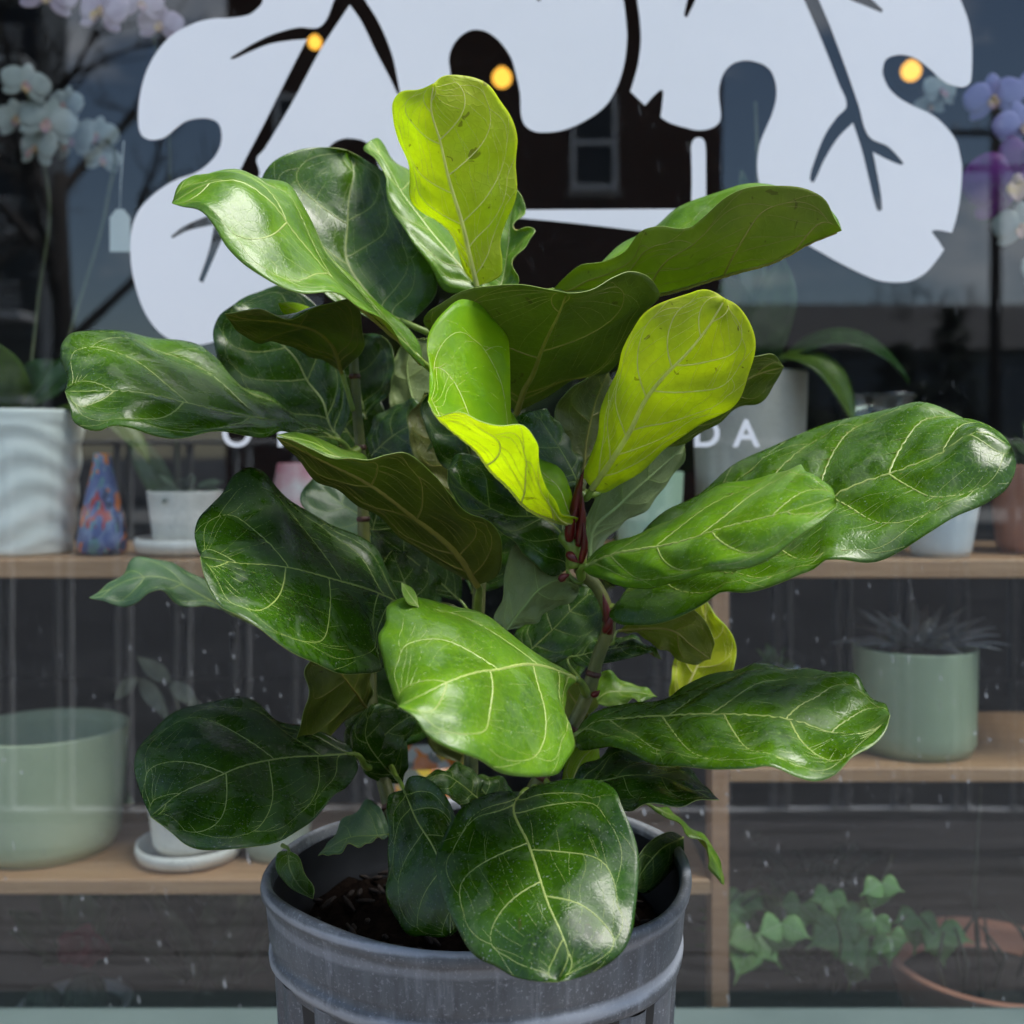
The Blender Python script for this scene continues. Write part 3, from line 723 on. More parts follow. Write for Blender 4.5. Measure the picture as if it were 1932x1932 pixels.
LEAVES = [
 # 1 tall yellow leaf on top
 dict(M=[(900,540),(888,490),(874,430),(847,337),(829,262),(814,210),(818,158)],
      A=[(880,512),(860,470),(845,434),(800,402),(785,383),(775,340),(762,300),(750,255),(743,225),(745,195),(757,178),(788,168)],
      B=[(925,532),(945,520),(948,492),(945,460),(956,420),(969,370),(975,310),(976,255),(962,215),(940,188),(915,160),(888,145),(858,139),(835,143)],
      dM=[.80,.775,.745], dA=[.80,.795,.75], dB=[.80,.79,.75], kind='yellow', face='under', label='tall yellow-green young leaf at the very top, underside showing', sharp=.3, pet=[(905,600,.82),(903,560,.81)], npairs=6),
 # 2 long light green leaf, upper left
 dict(M=[(798,684),(742,628),(690,582),(637,538),(562,450),(506,378),(450,345),(385,352),(324,383)],
      A=[(795,655),(724,585),(675,534),(630,484),(588,427),(556,375),(545,352),(487,331),(450,317),(424,316),(375,329),(340,353)],
      B=[(802,690),(772,668),(735,622),(700,585),(652,556),(562,554),(525,541),(470,506),(435,465),(400,420),(376,401),(345,391)],
      dM=[.80,.735,.70], dA=[.80,.815,.715], dB=[.80,.68,.695], kind='light', face='top', label='long light green leaf folded along its midrib', sharp=.75),
 # 3 broad dark glossy leaf behind it
 dict(M=[(772,612),(730,590),(690,550),(654,490),(655,425),(657,380),(667,320),(655,284)],
      A=[(740,618),(690,600),(640,570),(580,500),(530,420),(500,360),(497,332),(510,310),(540,291),(575,280),(620,278)],
      B=[(800,582),(825,545),(822,518),(800,470),(765,425),(745,388),(728,350),(722,325),(700,308),(680,296)],
      dM=[.84,.88,.925], dA=[.84,.85,.91], dB=[.84,.885,.92], kind='mid', face='top', sharp=.3, veinscale=1.15),
 # 4a light leaf behind the yellow one
 dict(M=[(902,545),(850,480),(800,420),(760,370),(735,320),(700,264)],
      A=[(870,552),(847,551),(814,507),(772,450),(742,397),(728,364),(726,337),(706,297),(686,275)],
      B=[(900,500),(870,440),(830,380),(780,330),(736,296),(712,259)],
      dM=[.84,.86,.90], dA=[.84,.84,.90], dB=[.84,.93,.91], kind='light', face='top', sharp=.5),
 # 4b leaf right of it
 dict(M=[(935,570),(950,520),(958,470),(962,420),(974,357)],
      A=[(900,540),(905,480),(915,420),(940,370),(960,352)],
      B=[(975,532),(973,492),(980,476),(997,451),(1007,433),(990,430),(976,430),(986,401),(986,376)],
      dM=[.84,.87,.90], dA=[.84,.88,.91], dB=[.84,.85,.89], kind='light', face='top'),
 # 5 long olive leaf pointing right, folded
 dict(M=[(1042,549),(1140,552),(1245,552),(1301,540),(1395,513),(1460,494),(1526,461),(1588,434)],
      A=[(1060,528),(1087,504),(1147,490),(1177,476),(1219,431),(1241,427),(1279,433),(1301,430),(1327,409),(1369,371),(1395,358),(1462,350),(1526,358),(1556,375),(1575,412)],
      B=[(1110,510),(1180,455),(1245,425),(1282,394),(1331,364),(1376,351),(1432,348),(1500,360),(1560,384),(1579,405)],
      dM=[.84,.775,.735], dA=[.84,.74,.73], dB=[.84,.86,.76], kind='light', face='under', half='A', sharp=.6, label='long olive leaf folded upward, underside showing'),
 # 6 wide olive underside in the middle
 dict(M=[(975,778),(990,735),(1003,712),(1020,668),(1040,620),(1057,585),(1070,552)],
      A=[(930,740),(870,690),(825,640),(800,600),(808,588),(830,574),(870,551),(920,539),(985,536),(1040,546)],
      B=[(1040,745),(1094,712),(1150,697),(1190,650),(1219,590),(1245,556),(1238,540),(1220,519),(1190,511),(1160,525),(1120,545),(1085,552)],
      dM=[.83,.77,.715], dA=[.83,.765,.71], dB=[.83,.775,.70], kind='mid', face='under', sharp=.3, rip=.001, npairs=4, veinscale=1.3, label='wide olive leaf seen from below'),
 # 7 folded leaf, green inside and yellow outside
 dict(M=[(1102,980),(1070,988),(1042,979),(997,956),(960,919),(930,892),(896,847),(862,821),(832,797),(808,756)],
      A=[(1085,975),(1065,972),(1046,941),(1026,915),(1020,866),(1012,832),(986,800),(941,799),(904,791),(870,782),(847,787),(829,790)],
      B=[(1090,970),(1075,964),(1072,919),(1054,881),(1022,862),(990,810),(949,757),(945,727),(955,690),(958,655),(952,622),(934,596),(904,567),(877,562),(836,590),(808,628),(811,694)],
      dM=[.78,.705,.655], dA=[.78,.655,.65], dB=[.78,.77,.67], kind='yellow', face='under', half='A', sharp=.55, label='curled young leaf, dark green inside and yellow outside', npairs=5),
 # 8 glowing yellow leaf on the right
 dict(M=[(1117,922),(1150,875),(1188,815),(1218,755),(1255,708),(1300,662),(1335,618),(1368,564)],
      A=[(1100,897),(1110,868),(1125,830),(1140,760),(1150,720),(1165,690),(1180,655),(1195,624),(1212,598),(1250,570),(1290,553),(1330,547)],
      B=[(1132,930),(1175,912),(1215,880),(1260,845),(1310,810),(1352,785),(1387,755),(1411,715),(1424,680),(1425,640),(1412,604),(1393,581)],
      dM=[.775,.725,.69], dA=[.775,.735,.695], dB=[.775,.74,.70], kind='yellow', face='under', sharp=.3, label='glowing yellow-green leaf right of the bud, underside showing', npairs=6),
 # 9 leaf behind it
 dict(M=[(1150,910),(1250,830),(1350,760),(1420,710),(1478,692)],
      A=[(1180,860),(1270,780),(1360,700),(1425,668),(1462,670)],
      B=[(1190,890),(1210,873),(1284,833),(1358,799),(1406,763),(1432,754),(1466,720)],
      dM=[.80,.80,.80], dA=[.80,.78,.80], dB=[.80,.82,.81], kind='mid', face='under'),
 # 10 grey-green underside leaf
 dict(M=[(1112,1050),(1118,1000),(1170,950),(1225,900),(1280,850),(1294,832)],
      A=[(1108,1000),(1120,930),(1170,880),(1230,835)],
      B=[(1129,1042),(1140,1020),(1204,971),(1241,934),(1286,874)],
      dM=[.80,.82,.85], dA=[.80,.80,.84], dB=[.80,.84,.85], kind='grey', face='under', npairs=5),
 # 11 big glossy leaf to the far right
 dict(M=[(1187,1117),(1300,1065),(1400,1020),(1490,980),(1575,941),(1612,922),(1690,893),(1766,862),(1852,818),(1908,843)],
      A=[(1160,1095),(1190,1030),(1256,964),(1320,934),(1402,866),(1455,836),(1545,806),(1620,787),(1687,771),(1735,760),(1785,769),(1852,797),(1895,825)],
      B=[(1160,1140),(1149,1162),(1166,1179),(1207,1182),(1282,1155),(1335,1132),(1357,1118),(1406,1118),(1462,1106),(1507,1091),(1545,1074),(1556,1060),(1582,1054),(1650,1053),(1695,1037),(1751,1009),(1807,975),(1860,952),(1897,926),(1917,872)],
      dM=[.785,.755,.71], dA=[.785,.83,.72], dB=[.785,.69,.70], kind='mid', face='top', sharp=.35, quilt=.0055, npairs=6, label='largest glossy green leaf reaching far to the right'),
 # 12 green leaf in front of it
 dict(M=[(1098,1072),(1150,1050),(1207,1040),(1275,1025),(1345,1003),(1450,975),(1520,955),(1576,938)],
      A=[(1129,1042),(1166,1024),(1207,1012),(1275,971),(1331,937),(1365,919),(1447,896),(1485,881),(1508,872),(1522,896),(1545,907),(1571,922)],
      B=[(1105,1080),(1147,1096),(1207,1111),(1245,1106),(1320,1087),(1395,1072),(1447,1050),(1492,1027),(1537,997),(1564,971),(1580,952)],
      dM=[.77,.660,.62], dA=[.77,.735,.625], dB=[.77,.625,.615], kind='light', face='top', sharp=.5, quilt=.0042, label='light green domed leaf pointing right in front'),
 # 13 large dark leaf, left
 dict(M=[(762,1142),(724,1125),(645,1096),(581,1080),(506,1067),(440,1062),(378,1050)],
      A=[(757,1125),(745,1100),(726,1068),(712,1046),(675,1012),(615,982),(562,949),(514,911),(487,892),(465,887),(442,896),(420,926),(397,952),(374,978),(367,1005)],
      B=[(735,1180),(722,1220),(722,1262),(712,1271),(675,1272),(630,1264),(585,1242),(540,1219),(495,1196),(450,1170),(418,1147),(405,1121),(387,1084)],
      dM=[.80,.725,.665], dA=[.80,.80,.68], dB=[.80,.64,.655], kind='dark', face='top', sharp=.5, quilt=.0022, label='large dark glossy leaf on the left side'),
 # 14 pale green leaf in front, centre
 dict(M=[(1092,1284),(1035,1260),(979,1254),(941,1262),(904,1269),(836,1294),(790,1315),(752,1332)],
      A=[(1069,1271),(1046,1252),(1009,1236),(979,1222),(952,1200),(922,1170),(885,1147),(844,1132),(791,1131),(754,1134),(731,1146),(727,1177),(714,1200),(719,1234),(724,1271),(738,1302)],
      B=[(1069,1295),(1062,1309),(1063,1335),(1072,1369),(1079,1395),(1076,1417),(1065,1440),(1057,1457),(1027,1464),(979,1462),(934,1453),(896,1436),(844,1414),(806,1384),(784,1352),(764,1338)],
      dM=[.765,.625,.58], dA=[.765,.690,.60], dB=[.765,.590,.57], kind='light', face='top', sharp=.5, label='pale green leaf hanging at the front centre', pet=[(1108,1312,.79)]),
 # 14b stub
 dict(M=[(790,1145),(775,1125),(758,1099)], A=[(772,1140),(760,1118)], B=[(788,1128),(780,1112)], dM=[.66,.66,.66], dA=[.66,.655,.66], dB=[.66,.665,.66], kind='light', face='top', nu=24, nv=16, npairs=3, pet=False),
 # 15 dark round leaf, lower left
 dict(M=[(668,1423),(620,1425),(562,1427),(495,1438),(450,1449),(394,1474),(337,1500),(284,1540)],
      A=[(660,1408),(637,1395),(600,1376),(562,1364),(525,1354),(487,1331),(457,1321),(416,1321),(375,1326),(337,1337),(315,1350),(285,1380),(262,1417),(255,1447),(259,1480),(270,1510)],
      B=[(676,1447),(656,1481),(630,1504),(600,1537),(570,1560),(536,1582),(487,1598),(442,1607),(405,1603),(356,1590),(319,1567)],
      dM=[.80,.74,.69], dA=[.80,.79,.69], dB=[.80,.690,.68], kind='dark', face='top', sharp=.5, label='dark round leaf at lower left'),
 # 16 round leaf hanging over the rim
 dict(M=[(988,1494),(970,1519),(997,1594),(1016,1650),(1037,1712),(1062,1770),(1072,1800),(1052,1852)],
      A=[(955,1492),(904,1504),(866,1530),(844,1564),(825,1605),(821,1631),(829,1672),(847,1721),(866,1759),(892,1800),(934,1822),(964,1841),(1009,1853)],
      B=[(1020,1482),(1080,1468),(1140,1474),(1162,1492),(1177,1526),(1192,1564),(1204,1609),(1204,1650),(1200,1706),(1192,1759),(1177,1792),(1144,1822),(1102,1841)],
      dM=[.72,.625,.585], dA=[.72,.628,.58], dB=[.72,.630,.58], kind='dark', face='top', sharp=.5, veinscale=1.1, label='big round dark leaf hanging over the pot rim', npairs=5),
 # 17
 dict(M=[(1078,1478),(1140,1474),(1189,1463),(1250,1468),(1310,1490),(1357,1509)],
      A=[(1100,1440),(1136,1421),(1150,1413),(1196,1417),(1241,1432),(1279,1447),(1318,1468)],
      B=[(1120,1510),(1185,1527),(1207,1523),(1245,1523),(1282,1517),(1312,1507),(1336,1507)],
      dM=[.76,.715,.70], dA=[.76,.765,.71], dB=[.76,.68,.69], kind='dark', face='top'),
 # 18 long leaf lower right
 dict(M=[(1084,1390),(1117,1369),(1185,1359),(1260,1350),(1330,1347),(1410,1352),(1500,1362),(1564,1382),(1625,1385),(1679,1348)],
      A=[(1100,1365),(1147,1339),(1204,1325),(1245,1323),(1301,1297),(1357,1271),(1395,1256),(1421,1244),(1447,1249),(1485,1264),(1526,1262),(1564,1271),(1620,1277),(1631,1294),(1650,1316),(1670,1325)],
      B=[(1090,1412),(1129,1412),(1185,1421),(1241,1440),(1305,1447),(1357,1453),(1417,1457),(1455,1449),(1507,1459),(1545,1464),(1575,1455),(1605,1432),(1646,1410),(1673,1376)],
      dM=[.77,.705,.665], dA=[.77,.78,.685], dB=[.77,.635,.655], kind='mid', face='top', sharp=.35, quilt=.0050, npairs=6, label='long ruffled green leaf at lower right'),
 # 19 broad leaf upper left
 dict(M=[(645,835),(607,816),(544,799),(469,787),(352,761),(240,742),(123,738)],
      A=[(625,820),(580,802),(546,792),(536,780),(506,746),(450,720),(412,686),(382,660),(337,645),(281,636),(225,622),(169,618),(139,624),(120,650),(117,675),(126,715)],
      B=[(637,844),(600,838),(560,822),(532,812),(502,823),(469,817),(405,821),(337,825),(285,817),(240,804),(206,801),(187,810),(161,810),(139,799),(129,765)],
      dM=[.85,.76,.72], dA=[.85,.84,.735], dB=[.85,.72,.71], kind='mid', face='top', sharp=.6, quilt=.0038, label='broad green leaf pointing left beside the white sign'),
 # 20
 dict(M=[(640,828),(626,810),(607,754),(581,720),(559,679),(500,625),(440,575)],
      A=[(560,815),(480,770),(425,710),(404,655),(403,620),(414,595)],
      B=[(660,780),(650,700),(625,630),(590,570),(535,537),(480,552)],
      dM=[.90,.92,.92], dA=[.90,.90,.915], dB=[.90,.93,.93], kind='dark', face='top', sharp=.4),
 # 21 small olive underside
 dict(M=[(645,702),(625,650),(590,622),(540,610),(480,603),(424,591)],
      A=[(620,688),(581,667),(532,651),(495,643),(450,630),(433,606)],
      B=[(688,650),(684,610),(675,584),(655,568),(622,570),(577,584),(547,598),(487,591),(450,588)],
      dM=[.865,.80,.755], dA=[.865,.82,.76], dB=[.865,.765,.75], kind='mid', face='under', npairs=4, pet=[(668,775,.868),(655,735,.867)]),
 # 21b yellow bit
 dict(M=[(640,640),(600,610),(560,585),(525,572)], A=[(600,625),(560,600),(532,588)], B=[(620,600),(590,582),(550,570)], dM=[.87,.83,.80], dA=[.87,.82,.80], dB=[.87,.84,.80], kind='yellow', face='top', nu=30, nv=20, npairs=3, pet=False),
 # 22 large olive underside, centre left
 dict(M=[(902,1104),(866,1050),(821,1007),(754,956),(679,904),(622,872),(521,824)],
      A=[(935,1090),(949,1050),(945,1009),(922,986),(874,964),(844,930),(821,889),(791,862),(765,853),(735,862),(697,873),(660,866),(630,866),(585,846),(544,826)],
      B=[(885,1096),(829,1065),(784,1039),(761,1016),(735,986),(712,971),(675,955),(637,930),(600,904),(570,874),(540,848)],
      dM=[.82,.745,.695], dA=[.82,.70,.685], dB=[.82,.775,.70], kind='mid', face='under', sharp=.4, label='olive leaf underside below the left stem', pet=[(900,1180,.86),(902,1130,.84)]),
 # 22b its light green rolled edge
 dict(M=[(700,885),(640,862),(590,835),(523,820)], A=[(680,868),(640,864),(585,846),(545,826)], B=[(690,860),(650,848),(600,826),(555,815)], dM=[.745,.72,.70], dA=[.74,.715,.695], dB=[.77,.75,.71], kind='light', face='top', nu=40, nv=20, npairs=4, pet=False),
 # 23 dark leaf under the folded one
 dict(M=[(1070,1075),(1060,1010),(1024,979),(953,971),(880,925),(845,885)],
      A=[(1046,1087),(1024,1080),(997,1050),(971,1020),(920,990),(865,950),(845,915)],
      B=[(1078,1040),(1060,970),(1020,920),(960,880),(900,860),(860,860)],
      dM=[.80,.80,.80], dA=[.80,.775,.79], dB=[.80,.82,.81], kind='dark', face='top'),
 # 24
 dict(M=[(1092,915),(1070,870),(1045,830),(1010,775)], A=[(1060,925),(1010,890),(970,830),(980,782)], B=[(1096,880),(1080,836),(1054,802),(1036,772)],
      dM=[.81,.815,.82], dA=[.81,.80,.82], dB=[.81,.83,.82], kind='dark', face='top', npairs=4),
 # 25
 dict(M=[(1100,900),(1105,840),(1120,770),(1147,698)], A=[(1070,870),(1045,810),(1060,750),(1110,710)], B=[(1125,860),(1150,800),(1165,740)],
      dM=[.84,.85,.85], dA=[.84,.84,.84], dB=[.84,.86,.86], kind='dark', face='under', npairs=4),
 # 26 grey underside near centre
 dict(M=[(955,1188),(985,1150),(1020,1110),(1050,1095),(1090,1102)], A=[(932,1170),(948,1130),(952,1084),(972,1027),(1009,1060),(1050,1080)], B=[(979,1186),(1016,1167),(1054,1144),(1094,1116)],
      dM=[.78,.79,.80], dA=[.78,.79,.80], dB=[.78,.80,.80], kind='grey', face='under', npairs=4, pet=[(945,1260,.80),(950,1215,.785)]),
 # 27
 dict(M=[(870,1135),(820,1090),(770,1050),(700,1000)], A=[(810,1120),(750,1090),(700,1040)], B=[(870,1090),(830,1040),(770,1000)], dM=[.88,.88,.88], dA=[.88,.885,.89], dB=[.88,.875,.87], kind='dark', face='top', quilt=.001, rip=.0005),
 # 28 grey leaf behind the left stem
 dict(M=[(765,1015),(720,995),(675,970),(630,940),(592,900)], A=[(740,1055),(670,1030),(600,985),(566,945)], B=[(765,985),(720,940),(660,905),(615,885)], dM=[.92,.93,.94], dA=[.92,.91,.93], dB=[.92,.95,.95], kind='grey', face='top', npairs=5),
 # 29a, 29b olive leaves right of the stem
 dict(M=[(1168,1190),(1210,1186),(1275,1192),(1305,1218),(1340,1243)], A=[(1200,1160),(1255,1142),(1301,1146),(1331,1174),(1348,1212)], B=[(1207,1200),(1245,1222),(1282,1245),(1320,1252)], dM=[.82,.82,.83], dA=[.82,.81,.83], dB=[.82,.83,.83], kind='light', face='under', npairs=4, label='small olive leaf right of the stem'),
 dict(M=[(1270,1350),(1300,1290),(1325,1230),(1332,1133)], A=[(1262,1300),(1272,1250),(1290,1180),(1310,1140)], B=[(1330,1320),(1385,1265),(1389,1238),(1384,1204),(1357,1166)], dM=[.88,.89,.90], dA=[.88,.89,.90], dB=[.88,.88,.90], kind='yellow', face='under', label='yellow leaf behind the right stem'),
 # 30, 31
 dict(M=[(1075,1240),(1144,1226),(1200,1220),(1247,1243)], A=[(1091,1216),(1147,1203),(1204,1206),(1234,1221)], B=[(1091,1256),(1144,1253),(1185,1242),(1222,1235)], dM=[.83,.81,.81], dA=[.83,.84,.82], dB=[.83,.80,.81], kind='dark', face='top', npairs=4),
 dict(M=[(1105,1345),(1140,1310),(1190,1305),(1240,1314)], A=[(1110,1300),(1136,1268),(1190,1288)], B=[(1130,1335),(1190,1325)], dM=[.84,.85,.85], dA=[.84,.86,.86], dB=[.84,.83,.85], kind='light', face='top', npairs=4),
 # 32 olive underside left of centre
 dict(M=[(692,1337),(665,1300),(640,1270),(590,1240)], A=[(640,1372),(590,1420),(565,1428),(562,1391),(570,1346),(580,1297),(577,1267)], B=[(702,1300),(699,1272),(660,1250),(620,1238)], dM=[.85,.81,.80], dA=[.85,.79,.79], dB=[.85,.83,.81], kind='mid', face='under', npairs=5),
 # 33 dark one below
 dict(M=[(700,1440),(715,1400),(745,1370),(785,1345)], A=[(660,1425),(650,1380),(695,1342),(740,1335)], B=[(730,1435),(760,1405),(785,1370)], dM=[.83,.82,.82], dA=[.83,.82,.82], dB=[.83,.82,.82], kind='dark', face='top', npairs=4),
 # 34 leaf in front of the soil
 dict(M=[(762,1490),(787,1549),(821,1605),(845,1670),(850,1766)], A=[(735,1498),(729,1525),(733,1567),(729,1631),(731,1676),(742,1725),(769,1764),(814,1769)], B=[(770,1467),(791,1463),(820,1477),(850,1520),(880,1580),(900,1650),(895,1720)], dM=[.76,.70,.675], dA=[.76,.705,.68], dB=[.76,.72,.68], kind='dark', face='top', label='dark leaf hanging inside the pot rim', npairs=5, pet=[(735,1440,.84),(748,1465,.80)]),
 # 35
 dict(M=[(905,1510),(870,1480),(840,1462),(800,1470)], A=[(880,1520),(840,1500),(810,1485)], B=[(905,1460),(880,1445),(840,1448)], dM=[.80,.79,.78], dA=[.80,.78,.78], dB=[.80,.81,.79], kind='dark', face='top', npairs=4),
 # 36 grey leaf lying in the pot
 dict(M=[(735,1575),(694,1577),(660,1580),(600,1614)], A=[(731,1550),(715,1525),(694,1507),(660,1540),(625,1580)], B=[(715,1585),(679,1592),(641,1606)], dM=[.80,.80,.79], dA=[.80,.83,.80], dB=[.80,.78,.78], kind='grey', face='top', npairs=4, pet=[(770,1570,.81)]),
 # 37 fallen leaf in the pot
 dict(M=[(545,1605),(545,1630),(560,1665),(590,1695)], A=[(525,1608),(520,1635),(540,1668)], B=[(562,1615),(575,1650),(592,1680)], dM=[.80,.78,.76], dA=[.80,.785,.76], dB=[.80,.77,.75], kind='mid', face='top', npairs=4, nu=40, nv=24, pet=[(533,1595,.81)]),
 # 38 grey leaf far left
 dict(M=[(445,1160),(400,1135),(367,1116),(326,1096),(281,1089),(240,1095),(200,1115),(168,1127)], A=[(430,1120),(390,1094),(360,1080),(319,1065),(270,1046),(255,1050),(232,1087),(195,1110)], B=[(405,1147),(360,1144),(322,1129),(300,1115),(285,1118),(262,1136),(206,1139),(180,1132)], dM=[.95,.92,.90], dA=[.95,.945,.905], dB=[.95,.90,.895], kind='grey', face='top', npairs=5, label='small grey-green leaf low on the far left'),
 # 39 drooping leaf at the right rim
 dict(M=[(1225,1518),(1275,1545),(1325,1590),(1350,1625),(1366,1670)], A=[(1245,1523),(1282,1543),(1320,1577),(1347,1597),(1359,1627)], B=[(1235,1530),(1290,1562),(1331,1597),(1340,1635),(1356,1662)], dM=[.80,.80,.80], dA=[.80,.83,.81], dB=[.80,.785,.80], kind='light', face='top', npairs=4),
 # 40-45 inner foliage
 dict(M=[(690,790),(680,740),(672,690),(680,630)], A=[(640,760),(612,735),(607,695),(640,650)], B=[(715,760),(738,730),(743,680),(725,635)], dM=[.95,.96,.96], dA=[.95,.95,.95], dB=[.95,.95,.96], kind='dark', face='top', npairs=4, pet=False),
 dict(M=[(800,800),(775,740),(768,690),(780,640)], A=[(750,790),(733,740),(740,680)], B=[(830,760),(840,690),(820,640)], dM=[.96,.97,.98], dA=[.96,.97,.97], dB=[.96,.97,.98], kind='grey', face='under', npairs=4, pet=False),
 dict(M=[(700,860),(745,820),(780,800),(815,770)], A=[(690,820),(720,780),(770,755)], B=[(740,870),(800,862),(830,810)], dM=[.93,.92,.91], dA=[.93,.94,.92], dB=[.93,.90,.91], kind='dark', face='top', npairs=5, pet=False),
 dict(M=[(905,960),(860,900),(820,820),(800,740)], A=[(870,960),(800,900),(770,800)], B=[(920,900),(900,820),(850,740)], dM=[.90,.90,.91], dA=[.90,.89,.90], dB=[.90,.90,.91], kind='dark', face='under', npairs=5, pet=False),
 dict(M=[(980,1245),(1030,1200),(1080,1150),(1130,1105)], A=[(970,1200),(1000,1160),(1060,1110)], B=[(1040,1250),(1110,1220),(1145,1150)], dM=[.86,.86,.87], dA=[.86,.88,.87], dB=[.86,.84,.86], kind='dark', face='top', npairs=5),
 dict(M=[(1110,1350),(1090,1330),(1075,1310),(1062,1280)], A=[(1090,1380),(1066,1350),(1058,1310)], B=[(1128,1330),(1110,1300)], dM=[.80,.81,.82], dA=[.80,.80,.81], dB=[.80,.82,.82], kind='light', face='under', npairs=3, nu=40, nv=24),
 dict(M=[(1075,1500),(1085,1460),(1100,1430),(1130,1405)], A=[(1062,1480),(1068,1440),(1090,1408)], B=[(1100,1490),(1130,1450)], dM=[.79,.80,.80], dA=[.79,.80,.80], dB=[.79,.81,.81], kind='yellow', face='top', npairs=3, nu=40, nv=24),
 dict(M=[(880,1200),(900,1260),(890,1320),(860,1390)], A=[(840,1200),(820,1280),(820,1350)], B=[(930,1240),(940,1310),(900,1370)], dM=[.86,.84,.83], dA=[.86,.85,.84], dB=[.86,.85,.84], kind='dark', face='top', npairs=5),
 dict(M=[(700,880),(660,820),(620,760),(600,680)], A=[(640,890),(580,830),(555,740)], B=[(740,840),(720,760),(660,680)], dM=[.98,.98,.98], dA=[.98,.97,.97], dB=[.98,.98,.98], kind='dark', face='top', pet=False),  # large back leaves added to darken the gaps and hide the shelves
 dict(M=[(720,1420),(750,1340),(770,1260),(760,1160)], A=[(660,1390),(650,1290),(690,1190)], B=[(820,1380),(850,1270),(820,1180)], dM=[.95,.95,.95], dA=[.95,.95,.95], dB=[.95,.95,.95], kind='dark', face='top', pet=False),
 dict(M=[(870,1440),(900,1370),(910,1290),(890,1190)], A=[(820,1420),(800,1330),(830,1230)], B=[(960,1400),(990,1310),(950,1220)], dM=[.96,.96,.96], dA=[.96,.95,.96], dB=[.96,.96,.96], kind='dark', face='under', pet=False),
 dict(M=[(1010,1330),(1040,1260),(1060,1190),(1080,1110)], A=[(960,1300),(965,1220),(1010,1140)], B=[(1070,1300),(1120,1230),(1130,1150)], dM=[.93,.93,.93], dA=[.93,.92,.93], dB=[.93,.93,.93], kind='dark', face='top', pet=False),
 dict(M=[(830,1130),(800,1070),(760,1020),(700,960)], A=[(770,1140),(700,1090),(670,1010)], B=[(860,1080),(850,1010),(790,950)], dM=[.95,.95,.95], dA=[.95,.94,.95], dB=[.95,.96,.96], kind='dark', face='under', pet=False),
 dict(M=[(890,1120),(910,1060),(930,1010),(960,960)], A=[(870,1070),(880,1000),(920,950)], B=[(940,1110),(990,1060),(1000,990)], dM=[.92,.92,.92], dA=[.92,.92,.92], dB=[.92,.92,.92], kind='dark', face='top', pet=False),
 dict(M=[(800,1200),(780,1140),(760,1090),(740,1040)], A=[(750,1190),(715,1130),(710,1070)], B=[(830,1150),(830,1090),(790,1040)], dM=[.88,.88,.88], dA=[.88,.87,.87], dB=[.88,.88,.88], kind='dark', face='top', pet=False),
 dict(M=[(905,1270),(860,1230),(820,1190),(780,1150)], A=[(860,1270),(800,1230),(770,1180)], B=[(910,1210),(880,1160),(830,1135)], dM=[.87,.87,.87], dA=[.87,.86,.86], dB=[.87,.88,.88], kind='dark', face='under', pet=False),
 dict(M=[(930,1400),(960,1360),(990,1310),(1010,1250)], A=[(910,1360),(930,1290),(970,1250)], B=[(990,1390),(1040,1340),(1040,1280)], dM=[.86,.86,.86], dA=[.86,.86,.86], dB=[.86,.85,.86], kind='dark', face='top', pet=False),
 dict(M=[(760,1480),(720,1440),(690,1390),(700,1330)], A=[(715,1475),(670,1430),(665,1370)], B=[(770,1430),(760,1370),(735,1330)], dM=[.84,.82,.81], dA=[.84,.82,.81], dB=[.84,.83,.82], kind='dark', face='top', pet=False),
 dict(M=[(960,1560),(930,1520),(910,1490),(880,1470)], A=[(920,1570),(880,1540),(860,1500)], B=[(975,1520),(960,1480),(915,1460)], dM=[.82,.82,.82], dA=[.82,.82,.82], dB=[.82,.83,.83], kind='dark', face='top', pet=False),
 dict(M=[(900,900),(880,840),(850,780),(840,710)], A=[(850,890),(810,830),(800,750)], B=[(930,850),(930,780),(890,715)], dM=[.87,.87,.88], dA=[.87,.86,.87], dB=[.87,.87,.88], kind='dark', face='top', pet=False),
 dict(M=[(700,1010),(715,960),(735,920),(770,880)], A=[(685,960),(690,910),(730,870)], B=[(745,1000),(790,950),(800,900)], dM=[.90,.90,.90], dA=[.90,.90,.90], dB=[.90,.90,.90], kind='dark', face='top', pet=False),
 dict(M=[(1080,1460),(1060,1400),(1040,1340),(1050,1280)], A=[(1040,1440),(1005,1390),(1010,1320)], B=[(1110,1420),(1115,1350),(1090,1300)], dM=[.83,.83,.83], dA=[.83,.83,.83], dB=[.83,.83,.83], kind='dark', face='top', pet=False),
 dict(M=[(1290,1580),(1250,1600),(1215,1640),(1190,1680)], A=[(1270,1570),(1225,1590),(1195,1640)], B=[(1290,1610),(1260,1650),(1220,1685)], dM=[.83,.80,.77], dA=[.83,.79,.76], dB=[.83,.81,.78], kind='dark', face='top', npairs=4, nu=40, nv=24, pet=False),
]
for i, d in enumerate(LEAVES):
    d = dict(d)
    grid_mesh_leaf('leaf', d.pop('A'), d.pop('M'), d.pop('B'), d.pop('dA'), d.pop('dM'), d.pop('dB'), d.pop('kind'), d.pop('face'), seed=i, **d)

